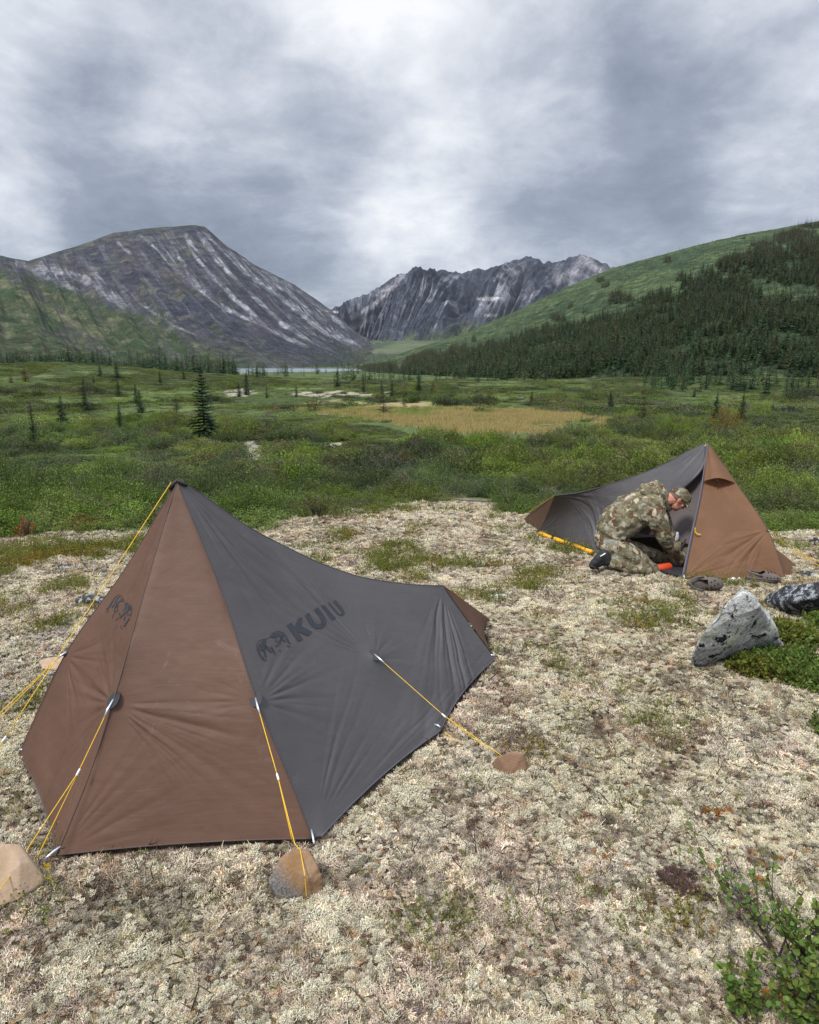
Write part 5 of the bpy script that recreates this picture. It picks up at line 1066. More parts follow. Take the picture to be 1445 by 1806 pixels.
    for sg in (-1, 1):
        e = MB(); bm = bmesh.new(); bmesh.ops.create_uvsphere(bm, u_segments=10, v_segments=8, radius=.0115); e.add([pt(.072, .032 * sg, -.006) + v.co for v in bm.verts], [tuple(v.index for v in fc.verts) for fc in bm.faces]); bm.free()
        e.build('eye', mat('eye_white', lambda t: bsdf(t, (.6, .57, .52), .3)), root)
person()
# ------------------------------------------------------------------ rocks
def rock_col(kind):
    def fn(t):
        p = objco(t); n1 = t.noise(p, 9, 8, .65, .5); n2 = t.noise(p, 45, 6, .7); n3 = t.noise(p, 160, 4, .7); n4 = t.noise(p, 5.5, 6, .6, .8); sep = t.n('ShaderNodeSeparateXYZ'); t.l(p, sep.inputs[0])
        if kind == 'lichen':
            c = t.ramp(n2.outputs[0], [(.34, (.20, .20, .205)), (.44, (.50, .51, .52)), (.60, (.70, .71, .70))]); c = t.mix(t.ramp(n4.outputs[0], [(.5, 0), (.62, .6)]), c, (.36, .40, .27)); c = t.mix(t.ramp(n1.outputs[0], [(.585, 0), (.60, 1)]), c, (.022, .02, .02)); c = t.mix(t.ramp(t.noise(p, 26, 7, .75).outputs[0], [(.57, 0), (.60, .9)]), c, (.05, .048, .048)); c = t.mix(t.ramp(t.noise(p, 70, 5, .75).outputs[0], [(.60, 0), (.64, .8)]), c, (.06, .058, .058))
        elif kind == 'dark':
            c = t.ramp(n2.outputs[0], [(.35, (.018, .018, .020)), (.6, (.055, .055, .06))]); c = t.mix(t.ramp(t.noise(p, 13, 10, .8, .0).outputs[0], [(.50, 0), (.54, 1)]), c, t.ramp(n2.outputs[0], [(.4, (.22, .24, .27)), (.6, (.52, .54, .56))])); c = t.mix(t.ramp(n3.outputs[0], [(.66, 0), (.70, .7)]), c, (.45, .47, .48))
        elif kind == 'tan':
            c = t.ramp(n1.outputs[0], [(.3, (.27, .19, .125)), (.5, (.37, .27, .185)), (.7, (.32, .24, .185))]); c = t.mix(t.ramp(n4.outputs[0], [(.55, 0), (.7, .6)]), c, (.24, .13, .085)); c = t.mix(t.ramp(n3.outputs[0], [(.6, 0), (.7, .5)]), c, (.5, .4, .3))
        elif kind == 'two':
            g = t.ramp(n3.outputs[0], [(.35, (.05, .048, .046)), (.6, (.20, .185, .17))]); b = t.ramp(n1.outputs[0], [(.3, (.19, .11, .05)), (.55, (.26, .165, .10)), (.7, (.17, .12, .085))])
            k = t.math('ADD', t.math('ADD', t.math('MULTIPLY', sep.outputs[2], 9.0), t.math('MULTIPLY', sep.outputs[0], 7.0)), t.math('MULTIPLY', t.math('SUBTRACT', n4.outputs[0], .5), 2.2)); c = t.mix(t.ramp(k, [(.30, 0), (1.0, 1)]), g, b); c = t.mix(t.ramp(n3.outputs[0], [(.62, 0), (.7, .6)]), c, (.40, .32, .24))
        else: c = t.ramp(n1.outputs[0], [(.3, (.16, .095, .06)), (.6, (.25, .155, .10))]); c = t.mix(t.ramp(n3.outputs[0], [(.6, 0), (.7, .5)]), c, (.12, .09, .07))
        h = t.math('ADD', n2.outputs[0], t.math('MULTIPLY', n3.outputs[0], .5)); bsdf(t, c, .92, .15, bumpn(t, h, 1.0 if kind in ('lichen', 'dark') else .45, .02 if kind in ('lichen', 'dark') else .006))
    return mat('rock_' + kind, fn)
RM = {k: rock_col(k) for k in ('lichen', 'dark', 'tan', 'two', 'brown')}
def hull_rock(pts, kind, label, vox=.012, rough=.010, smooth=4, seed=0, name='rock', group=None, cat='rock', chip=.0):
    P = [Vector(p) for p in pts]; c = sum(P, Vector()) / len(P); base = Vector((c.x, c.y, min(p.z for p in P))); bm = bmesh.new()
    for p in P: bm.verts.new(p - base)
    bmesh.ops.convex_hull(bm, input=bm.verts); bmesh.ops.delete(bm, geom=[v for v in bm.verts if not v.link_faces], context='VERTS'); me = bpy.data.meshes.new('h'); bm.to_mesh(me); bm.free()
    o = bpy.data.objects.new('h', me); COL.objects.link(o); r = o.modifiers.new('r', 'REMESH'); r.mode = 'VOXEL'; r.voxel_size = vox; s = o.modifiers.new('s', 'SMOOTH'); s.factor = .6; s.iterations = smooth
    out = bpy.data.meshes.new_from_object(o.evaluated_get(bpy.context.evaluated_depsgraph_get())); bpy.data.objects.remove(o); n = len(out.vertices); co = np.zeros(n * 3, np.float32); no = np.zeros(n * 3, np.float32); out.vertices.foreach_get('co', co); out.vertices.foreach_get('normal', no); co = co.reshape(-1, 3); no = no.reshape(-1, 3)
    sz = co.max(0) - co.min(0); f = 3.2 / sz.max(); h = (fbm(co[:, 0] * f + co[:, 2] * f * .7, co[:, 1] * f - co[:, 2] * f, 5, seed) - .5) * 2 + (fbm(co[:, 0] * f * 6, co[:, 2] * f * 6 + co[:, 1] * f * 4, 3, seed + 3) - .5) * .5
    wd, wi = worley(co[:, 0] * f * 1.5 + co[:, 2] * f, co[:, 1] * f * 1.5 - co[:, 2] * f * 1.2, seed); h = h + (wi - .5) * 1.0 * sstep(.0, .5, .75 - wd)
    co = co + no * (h * rough)[:, None]; out.vertices.foreach_set('co', co.astype(np.float32).ravel()); out.polygons.foreach_set('use_smooth', np.ones(len(out.polygons), bool)); out.materials.clear(); out.materials.append(RM[kind]); out.update()
    ob = put(name, out, None, base); tag(ob, label, cat, group); return ob
def stone(px, py, wpx, hpx, kind, label, depth=.8, seed=0, flat=.0, **kw):
    """rounded stone whose foot is at the photo pixel"""
    p = hit(px, py); sc = (p.y * CP + (EYE - p.z) * SP) / F; w = wpx * sc; h = max(.02, hpx * sc * .72); R = random.Random(seed); pts = []
    c = p + Vector((0, w * depth * .5, 0))
    for i in range(34):
        a = R.uniform(0, 2 * math.pi); e = R.uniform(-.25, 1); r = math.sqrt(max(0, 1 - max(e, 0) ** 2)) * R.uniform(.86, 1.0); pts.append(c + Vector((math.cos(a) * r * w / 2, math.sin(a) * r * w * depth / 2, (e * h if e > 0 else e * .05))))
    return hull_rock(pts, kind, label, vox=w / 36, rough=w * .03, seed=seed, **kw)
def A3(px, py, Y): return at(px, py, Y)
def H3(px, py, h): return hit(px, py, h)
def rocks():
    hull_rock([H3(1302, 1048, .50), H3(1317, 1042, .52), H3(1329, 1052, .49), H3(1284, 1062, .46), H3(1260, 1092, .36), H3(1237, 1122, .26), H3(1224, 1150, .14), H3(1221, 1168, .06), H3(1222, 1174, -.04), H3(1240, 1182, -.04), H3(1300, 1164, -.04), H3(1384, 1148, -.04), H3(1237, 1174, .03), H3(1290, 1150, .08), H3(1345, 1142, .08), H3(1378, 1138, .06), H3(1354, 1096, .28), H3(1340, 1068, .44),
               H3(1290, 1118, .24), H3(1340, 1118, .22), H3(1255, 1125, -.06), H3(1350, 1105, -.06), H3(1300, 1080, -.06), H3(1322, 1046, .50) + Vector((.02, .12, -.02))], 'lichen', 'pointed pale grey boulder speckled with black lichen, right of centre in the clearing', .008, .026, 1, 3, name='boulder', cat='boulder')
    hull_rock([H3(1345, 1062, .04), H3(1362, 1046, .12), H3(1385, 1034, .20), H3(1412, 1027, .27), H3(1460, 1025, .30), H3(1520, 1040, .28), H3(1550, 1080, .05), H3(1500, 1092, .02), H3(1420, 1088, .02), H3(1380, 1080, .02), H3(1400, 1060, .16), H3(1345, 1066, -.04), H3(1540, 1096, -.06), H3(1400, 1094, -.05), H3(1390, 1050, -.05), H3(1500, 1050, -.05)],
              'dark', 'low black boulder splashed with white lichen at the right edge', .014, .022, 4, 7, name='boulder', cat='boulder')
    hull_rock([H3(482, 1532, .10), H3(497, 1508, .14), H3(520, 1495, .16), H3(545, 1499, .15), H3(563, 1528, .11), H3(572, 1558, .05), H3(562, 1580, .01), H3(515, 1594, .0), H3(486, 1582, .02), H3(473, 1556, .06), H3(520, 1540, .10), H3(548, 1548, .09), H3(515, 1598, -.03), H3(565, 1584, -.03), H3(480, 1576, -.03), H3(497, 1535, -.02), H3(548, 1530, -.02)],
              'two', 'half grey half rusty stone holding the guyline at the near tent corner', .006, .006, 3, 11)
    hull_rock([H3(-60, 1500, .14), H3(-10, 1492, .16), H3(12, 1488, .165), H3(36, 1490, .15), H3(54, 1520, .11), H3(74, 1542, .06), H3(78, 1554, .04), H3(66, 1572, .01), H3(34, 1586, .03), H3(34, 1526, .12), H3(20, 1596, .0), H3(-60, 1622, .0), H3(-90, 1580, .05), H3(66, 1574, -.03), H3(20, 1600, -.03), H3(-60, 1626, -.03), H3(0, 1530, -.03), H3(45, 1535, -.03)],
              'tan', 'large angular tan stone cut by the left edge beside the near tent', .0045, .004, 1, 13)
    hull_rock([H3(868, 1346, .03), H3(878, 1334, .08), H3(905, 1325, .10), H3(924, 1329, .095), H3(934, 1351, .03), H3(930, 1366, .005), H3(898, 1370, .005), H3(872, 1358, .01), H3(900, 1345, .055), H3(900, 1374, -.02), H3(932, 1369, -.02), H3(870, 1362, -.02), H3(885, 1345, -.02), H3(920, 1345, -.02)],
              'brown', 'small rounded brown stone at the end of the side guyline right of the near tent', .004, .003, 3, 17)
    hull_rock([H3(68, 1166, .05), H3(85, 1159, .07), H3(142, 1155, .07), H3(146, 1176, .03), H3(110, 1184, .02), H3(74, 1180, .04), H3(75, 1184, -.02), H3(140, 1184, -.02), H3(85, 1168, -.02), H3(138, 1168, -.02)], 'tan', 'flat tan slab under the yellow line left of the near tent', .006, .004, 1, 19)
    stone(98, 1200, 46, 16, 'dark', 'small grey stone partly behind the near tent, just below the flat tan slab', .6, 21)
    stone(150, 1070, 62, 22, 'dark', 'dark stone with pale lichen lying left of the near tent', .7, 23)
    stone(107, 1005, 26, 12, 'dark', 'small black stone below the long green mat at the left', .8, 25)
    stone(884, 1060, 52, 10, 'lichen', 'flat pale stone sunk in the lichen behind the near tent rear', .6, 27)
    stone(1441, 960, 20, 16, 'dark', 'small dark stone at the right edge near the brush', .8, 29)
    stone(1432, 1020, 46, 12, 'dark', 'small dark stone between the black boulder and the far tent', .7, 31)
    stone(900, 1212, 40, 9, 'dark', 'flat grey stone in the lichen right of the near tent tail', .7, 33)
    stone(25, 1088, 34, 9, 'tan', 'small flat pale stone by the green mat at the left edge', .7, 35)
    stone(1345, 1140, 16, 14, 'lichen', 'pale little stone leaning on the pointed boulder', .8, 37)
rocks()
# ------------------------------------------------------------------ things lying about
def clog(px, py, rz, flip, label):
    M_CL = bpy.data.materials.get('clog_foam') or mat('clog_foam', lambda t: bsdf(t, t.mix(t.noise(objco(t), 12, 4).outputs[0], (.085, .07, .062), (.12, .10, .088)), .75, .3)); M_HO = bpy.data.materials.get('clog_hole') or mat('clog_hole', lambda t: bsdf(t, (.01, .01, .01), .9))
    p = hit(px, py); root = empty('clog', p + Vector((0, 0, .03)), rz); root.scale = (1.1, 1.1, 1.1)
    if flip: root.rotation_euler = (math.radians(72), 0, rz); root.location.z += .05
    tag(root, label, 'shoe', 'pair of clogs')
    n, m = 36, 5; V = []
    out = lambda a, k: Vector((math.cos(a) * .135 * k, math.sin(a) * (.048 + .008 * math.cos(a)) * k, 0))
    for j, (zz, k) in enumerate(((0, .92), (.008, 1.0), (.026, 1.0), (.032, .95), (.030, .0))):
        for i in range(n): v = out(2 * math.pi * i / n, k); v.z = zz + .006 * (v.x / .135) ** 2; V.append(v)
    Fc = [(j * n + i, j * n + (i + 1) % n, (j + 1) * n + (i + 1) % n, (j + 1) * n + i) for j in range(m - 1) for i in range(n)] + [tuple(range(n))[::-1]]
    put('sole', make_mesh('sole', V, Fc, M_CL), root)
    # vamp: half dome over the toe, open towards the heel; walls run back along the sides
    V = []; nu, nv = 25, 11
    for sh in (0, .005):
        for i in range(nu):
            x = -.055 + .185 * i / (nu - 1); hw = (.050 + .006 * x / .13) * math.sqrt(max(0, 1 - max(0, x / .137) ** 3.2)) + .001; H = (.062 - .022 * max(0, x) / .13) * math.sqrt(max(0, 1 - max(0, x / .138) ** 4)) * (1 if x > -.0 else max(.30, 1 + x * 14))
            for j in range(nv):
                a = math.pi * j / (nv - 1); V.append(Vector((x, math.cos(a) * (hw - sh), .026 + (max(0, math.sin(a)) ** .75) * (H - sh) if x > -.02 or True else 0)))
    keep = lambda i, j: not (-.055 + .185 * i / (nu - 1) < .005 and 3 <= j <= 6)
    Fc = [(k * nu * nv + i * nv + j, k * nu * nv + (i + 1) * nv + j, k * nu * nv + (i + 1) * nv + j + 1, k * nu * nv + i * nv + j + 1) for k in range(2) for i in range(nu - 1) for j in range(nv - 1) if keep(i, j)]
    up = put('upper', make_mesh('upper', V, Fc, M_CL), root)
    b = MB(); b.tube([Vector((-.02 - .10 * math.sin(a), math.cos(a) * .052, .058 + .018 * math.sin(a))) for a in [math.pi * k / 12 for k in range(13)]], .0085, 6); b.build('strap', M_CL, root)
    h = MB()
    for sy in (-1, 1):
        for k in range(4): x = .02 + k * .026; h.tube([Vector((x, sy * (.0535 - k * .0018), .042)), Vector((x, sy * (.046 - k * .0018), .044))], .0055, 8)
    for k in range(5): h.tube([Vector((.03 + (k % 3) * .026, (k - 2) * .012, .086 - k % 3 * .004)), Vector((.03 + (k % 3) * .026, (k - 2) * .012, .070))], .005, 8)
    h.build('vent_hole', M_HO, up)
clog(1345, 1030, math.radians(-14), False, 'grey-brown foam clog standing upright in front of the far tent'); clog(1240, 1045, math.radians(-6), True, 'grey-brown foam clog tipped over between the far tent and the pointed boulder')
def paper():
    p = hit(1297, 1024); V = []; n = 12; R = random.Random(3)
    g = [[Vector(((i / n - .5) * .125, (j / n - .5) * .07, .02 + .012 * math.sin(i * 1.1 + j * .6) + R.uniform(-.004, .004))) for j in range(n + 1)] for i in range(n + 1)]
    for r in g:
        for v in r: v.x += R.uniform(-.003, .003) + .02 * math.sin(v.y * 60); V.append(v)
    o = put('paper_scrap', make_mesh('paper_scrap', V, grid_faces(n + 1, n + 1), mat('white_paper', lambda t: bsdf(t, (.78, .80, .84), .6)), False), None, p); o.modifiers.new('t', 'SOLIDIFY').thickness = .001; tag(o, 'crumpled white scrap of paper on the lichen beside the upright clog', 'paper')
paper()
def gear():
    red = mat('orange_red_nylon', lambda t: bsdf(t, (.62, .075, .025), .5, .4, bumpn(t, t.noise(objco(t), 30, 3).outputs[0], .5, .01)))
    pink = mat('faded_orange', lambda t: bsdf(t, (.55, .20, .13), .6))
    a, b = at(1160, 1003, 6.45), at(1181, 999, 6.50); o = Vector((a.x, a.y, a.z - .05)); root = empty('stuff_sack', o); tag(root, 'orange-red cylindrical stuff sack lying in the open tent door by the knee', 'bag')
    d = (b - a).normalized(); m = MB(); m.tube([a - d * .05 - o, a - d * .045 - o, a - o, b - o, b + d * .006 - o], [.02, .036, .040, .040, .034], 18); m.build('sack', red, root); m = MB(); m.tube([b + d * .004 - o, b + d * .012 - o], [.036, .030], 18); m.build('end_cap', red, root)
    for k, (x, y, Y, sx, sy, sz, mt, lb) in enumerate(((1176, 1009, 6.42, .09, .05, .022, pink, 'faded orange flat pouch in front of the stuff sack'), (1193, 1009, 6.50, .08, .06, .028, red, 'small red pouch by the tent door corner'), (1182, 1004, 6.55, .07, .04, .02, red, 'small red pouch just behind the faded orange one'))):
        p = at(x, y, Y); me = blob_mesh('pouch', [[(Vector((-sx / 2, 0, 0)), sz * .6), (Vector((sx / 2, 0, 0)), sz * .6)], [(Vector((-sx / 2, sy / 2, 0)), sz * .5), (Vector((sx / 2, sy / 2, 0)), sz * .5)]], mt, .006, .002, 30, smooth=3)
        tag(put('pouch', me, None, p), lb, 'pouch', 'small pouches in the tent door')
    p = at(1205, 985, 6.85); ch = [[(Vector((0, 0, 0)), .12), (Vector((.02, .0, .13)), .12), (Vector((.03, 0, .22)), .08)], [(Vector((-.1, .02, .02)), .10), (Vector((-.12, .02, .12)), .09)]]
    root = empty('backpack', p - Vector((0, 0, .10))); tag(root, 'camouflage backpack standing inside the open tent behind the reaching arms', 'backpack'); put('pack_body', blob_mesh('pack_body', [[(q + Vector((0, 0, .1)), r) for q, r in c] for c in ch], M_CAMO, .012, .008, 10, smooth=3), root)
    m = MB(); m.tube([Vector((-.10, -.12, .12)), Vector((-.08, -.14, .26)), Vector((-.02, -.10, .34))], .014, 6); m.build('shoulder_strap', M_BLACK, root)
    p = at(1192, 950, 6.75); tag(put('plastic_bag', blob_mesh('plastic_bag', [[(Vector((0, 0, 0)), .03), (Vector((.01, 0, .05)), .02)]], mat('pale_plastic', lambda t: bsdf(t, (.45, .48, .55), .3)), .006, .004, 30, smooth=1), None, p), 'small pale plastic bag on the backpack inside the tent', 'bag')
    # yellow pad edge under the tent hem
    A, D1, D0, D2 = TF; a = G(952, 941, .05); b = G(1044, 974, .05); o = a.copy(); root = empty('sleeping_pad', o); tag(root, 'yellow-orange sleeping pad edge with black straps showing under the far tent hem', 'sleeping pad')
    yel = mat('yellow_pad', lambda t: bsdf(t, (.75, .36, .015), .45, .4)); m = MB(); pts = [a.lerp(b, k / 12) - o for k in range(13)]; m.tube(pts, [.025 + .003 * math.sin(k * 1.7) for k in range(13)], 12); m.build('pad', yel, root)
    for k in (.30, .66):
        m = MB(); c = a.lerp(b, k) - o; d = (b - a).normalized(); m.tube([c - d * .022, c + d * .022], .030, 12); m.build('strap', M_TAB, root)
gear()
# ------------------------------------------------------------------ foreground dwarf birch and single shrubs
def disc_leaf(R, p, L):
    ax = rdir(R, .25); nr = rdir(R, .9); s = np.cross(ax, nr); s /= np.linalg.norm(s) + 1e-9; n2 = np.cross(s, ax); return [p + ax * L * .5 + (ax * math.cos(a) * .5 + s * math.sin(a) * .46) * L + n2 * (.10 * L * abs(math.sin(a))) for a in [math.pi * k / 4 for k in range(8)]]
def birch(base_px, tips, label, seed, L=.0165, dens=90, sub=3):
    R = np.random.default_rng(seed); b = hit(*base_px); root = empty('dwarf_birch', b); tag(root, label, 'shrub', 'leafy dwarf birches in the near right corner'); st = MB(); V = []; Fc = []; C = []
    for (px, py, h) in tips:
        q = hit(px, py + 0, h) - b; P = [Vector((R.uniform(-.02, .02), R.uniform(-.02, .02), -.01)), q * .35 + Vector((*R.normal(0, .02, 2), .03)), q * .7 + Vector((*R.normal(0, .015, 2), .02)), q]
        c = curve(P, 14); st.tube([Vector(x) for x in c], [.0042 * (1 - .8 * k / 13) for k in range(14)], 5); br = [c]
        for k in range(sub):
            i = int(R.integers(4, 12)); e = c[i] + (np.array(q) / (q.length) * R.uniform(.05, .13) + R.normal(0, .035, 3)) + np.array((0, 0, .02)); cc = curve([Vector(c[i]), Vector((c[i] + e) / 2 + R.normal(0, .008, 3)), Vector(e)], 8); st.tube([Vector(x) for x in cc], [.002 * (1 - .7 * k2 / 7) for k2 in range(8)], 4); br.append(cc)
        for cc in br:
            n = int(dens * np.linalg.norm(cc[-1] - cc[0]) ) + 3
            for k in range(n):
                t = R.uniform(.35 if cc is c else .1, 1.0) * (len(cc) - 1); i = int(min(t, len(cc) - 2)); p = cc[i] + (cc[i + 1] - cc[i]) * (t - i) + R.normal(0, .007, 3); g = np.array((.085, .150, .035)) * R.uniform(.55, 1.5) * np.array((R.uniform(.9, 1.6), 1, 1)); n0 = len(V); V += disc_leaf(R, p, L * R.uniform(.6, 1.15)); Fc.append(tuple(range(n0, n0 + 8))); C += [g] * 8
    st.build('stem', mat('birch_bark', lambda t: bsdf(t, (.06, .045, .04), .8)) if not bpy.data.materials.get('birch_bark') else bpy.data.materials['birch_bark'], root); put('foliage', pm('foliage', (V, Fc, C), M_LEAFO), root)
def T(*a): return a
birch((1375, 1700), [(1228, 1495, .14), (1250, 1530, .12), (1262, 1545, .16), (1330, 1520, .24), (1300, 1560, .16), (1345, 1545, .28), (1372, 1580, .22)], 'thin leggy dwarf birch reaching left, farthest one in the near right corner', 41, dens=38)
birch((1420, 1760), [(1395, 1610, .3), (1440, 1600, .34), (1395, 1660, .2), (1440, 1660, .3), (1460, 1640, .3), (1390, 1640, .3), (1430, 1690, .2)], 'dense leafy dwarf birch filling the near right corner', 42, dens=80, sub=3)
birch((1455, 1830), [(1400, 1740, .16), (1430, 1720, .2), (1420, 1780, .12), (1445, 1760, .2), (1380, 1770, .08), (1460, 1740, .25), (1410, 1800, .06)], 'low dwarf birch cut by the bottom right corner', 43, dens=120, sub=4)
birch((1325, 1815), [(1296, 1775, .06), (1318, 1770, .07), (1335, 1762, .08), (1345, 1780, .05)], 'small dwarf birch sprig at the bottom edge left of the leafy corner', 44, dens=200)
def shrub_thing(px, yb, yt, cols, label, seed, rad=.5, name='shrub', nst=40, nl=26, L=.035, low=.25):
    p = hit(px, yb); h = (yb - yt) / F * p.y * CP * 1.02 + .1; root = empty(name, p); tag(root, label, 'shrub'); V, Fc, C = shrub_proto(seed, rad, h, nst, nl, L, .006, .45, cols, low); C = np.array(C)
    put('foliage', pm('foliage', (V, Fc, C), M_LEAFO), root)
    m = MB(); R = random.Random(seed)
    for k in range(7): a = R.uniform(0, 6.28); m.tube([Vector((0, 0, -.03)), Vector((math.cos(a) * rad * .25, math.sin(a) * rad * .25, h * .4)), Vector((math.cos(a) * rad * .5, math.sin(a) * rad * .5, h * .85))], [.014, .009, .003], 5)
    m.build('stem', bpy.data.materials['birch_bark'], root)
shrub_thing(1280, 782, 706, ((.13, .12, .03), (.21, .13, .045)), 'tall thin reddish-green shrub with bare lower stems behind the far tent peak', 61, .85, nst=60, nl=60, L=.06, low=.25)
shrub_thing(555, 728, 696, ((.06, .075, .03), (.13, .11, .04)), 'yellowing sparse shrub at the left end of the pale lichen strip', 62, .9, L=.09)
shrub_thing(713, 830, 792, ((.045, .07, .02), (.12, .10, .03)), 'small yellow-brown tipped shrub in the brush between the two tents', 63, .45, L=.04)
shrub_thing(48, 948, 922, ((.25, .06, .03), (.32, .10, .04)), 'red-leaved low bush at the brush edge on the left', 64, .12, nst=14, nl=24, L=.022)
shrub_thing(905, 902, 868, ((.06, .11, .025), (.09, .14, .035)), 'rounded bright green bush at the brush edge just left of the far tent', 65, .42, nst=60, nl=44, L=.026, low=.1)
shrub_thing(560, 912, 880, ((.06, .085, .025), (.14, .13, .04)), 'low yellow and brown tinged bush at the brush edge behind the near tent', 66, .42, nst=50, nl=40, L=.024, low=.1)
# ------------------------------------------------------------------ lichen carpet
def lichen_tuft(seed, n, L, w, spread, curl=.5, base=(.60, .535, .42), var=.35):
    R = np.random.default_rng(seed); V = []; Fc = []; C = []
    for i in range(n):
        a = R.uniform(0, 2 * math.pi); rr = spread * math.sqrt(R.uniform()); p = np.array((math.cos(a) * rr, math.sin(a) * rr, -.002 + R.uniform(0, .35) * L * (1 - (rr / spread) ** 2)))
        d = rdir(R, .35) + np.array((math.cos(a), math.sin(a), 0)) * .5 * rr / spread; d /= np.linalg.norm(d); l = L * R.uniform(.5, 1.2); ww = w * R.uniform(.6, 1.3)
        s = np.cross(d, R.normal(size=3)); s /= np.linalg.norm(s); s2 = np.cross(d, s); cv = (s * R.normal() + s2 * R.normal()) * curl
        cc = np.array(base) * R.uniform(1 - var, 1 + var) * np.array((1, R.uniform(.94, 1.04), R.uniform(.85, 1.15)))
        pts = [p, p + (d + cv * .3) * l * .5, p + (d + cv) * l]; n0 = len(V)
        for k, q in enumerate(pts):
            wk = ww * (1, .9, .25)[k]
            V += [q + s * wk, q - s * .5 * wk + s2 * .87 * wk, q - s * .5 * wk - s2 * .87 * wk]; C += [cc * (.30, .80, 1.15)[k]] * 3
        for k in range(2):
            b = n0 + k * 3; Fc += [(b, b + 1, b + 4, b + 3), (b + 1, b + 2, b + 5, b + 4), (b + 2, b, b + 3, b + 5)]
    return V, Fc, C
def puff(seed):
    """cauliflower-like head of star lichen"""
    R = np.random.default_rng(seed); V = []; Fc = []; C = []
    for i in range(150):
        d = rdir(R, .1); p = d * R.uniform(.010, .017) * np.array((1, 1, .8)); q = p + (d + R.normal(size=3) * .5) * .006
        s = np.cross(d, R.normal(size=3)); s /= np.linalg.norm(s); s2 = np.cross(d, s); w = R.uniform(.0012, .0024); n = len(V)
        cc = np.array((.70, .655, .51)) * R.uniform(.75, 1.15)
        V += [p * .75 + s * w, p * .75 - s * .5 * w + s2 * .87 * w, p * .75 - s * .5 * w - s2 * .87 * w, q + s * w, q - s * .5 * w + s2 * .87 * w, q - s * .5 * w - s2 * .87 * w]
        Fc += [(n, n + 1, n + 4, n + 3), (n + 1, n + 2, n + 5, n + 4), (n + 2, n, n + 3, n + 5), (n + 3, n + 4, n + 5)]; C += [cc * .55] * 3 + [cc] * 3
    return V, Fc, C
LT = [pm('lichen', lichen_tuft(600 + i, 85, L, w, sp), M_LICH) for i, (L, w, sp) in enumerate(((.011, .0015, .017), (.009, .0020, .015), (.015, .0011, .020), (.009, .0018, .019), (.007, .0026, .014)))] + [pm('puff', puff(620 + i), M_LICH) for i in range(3)]
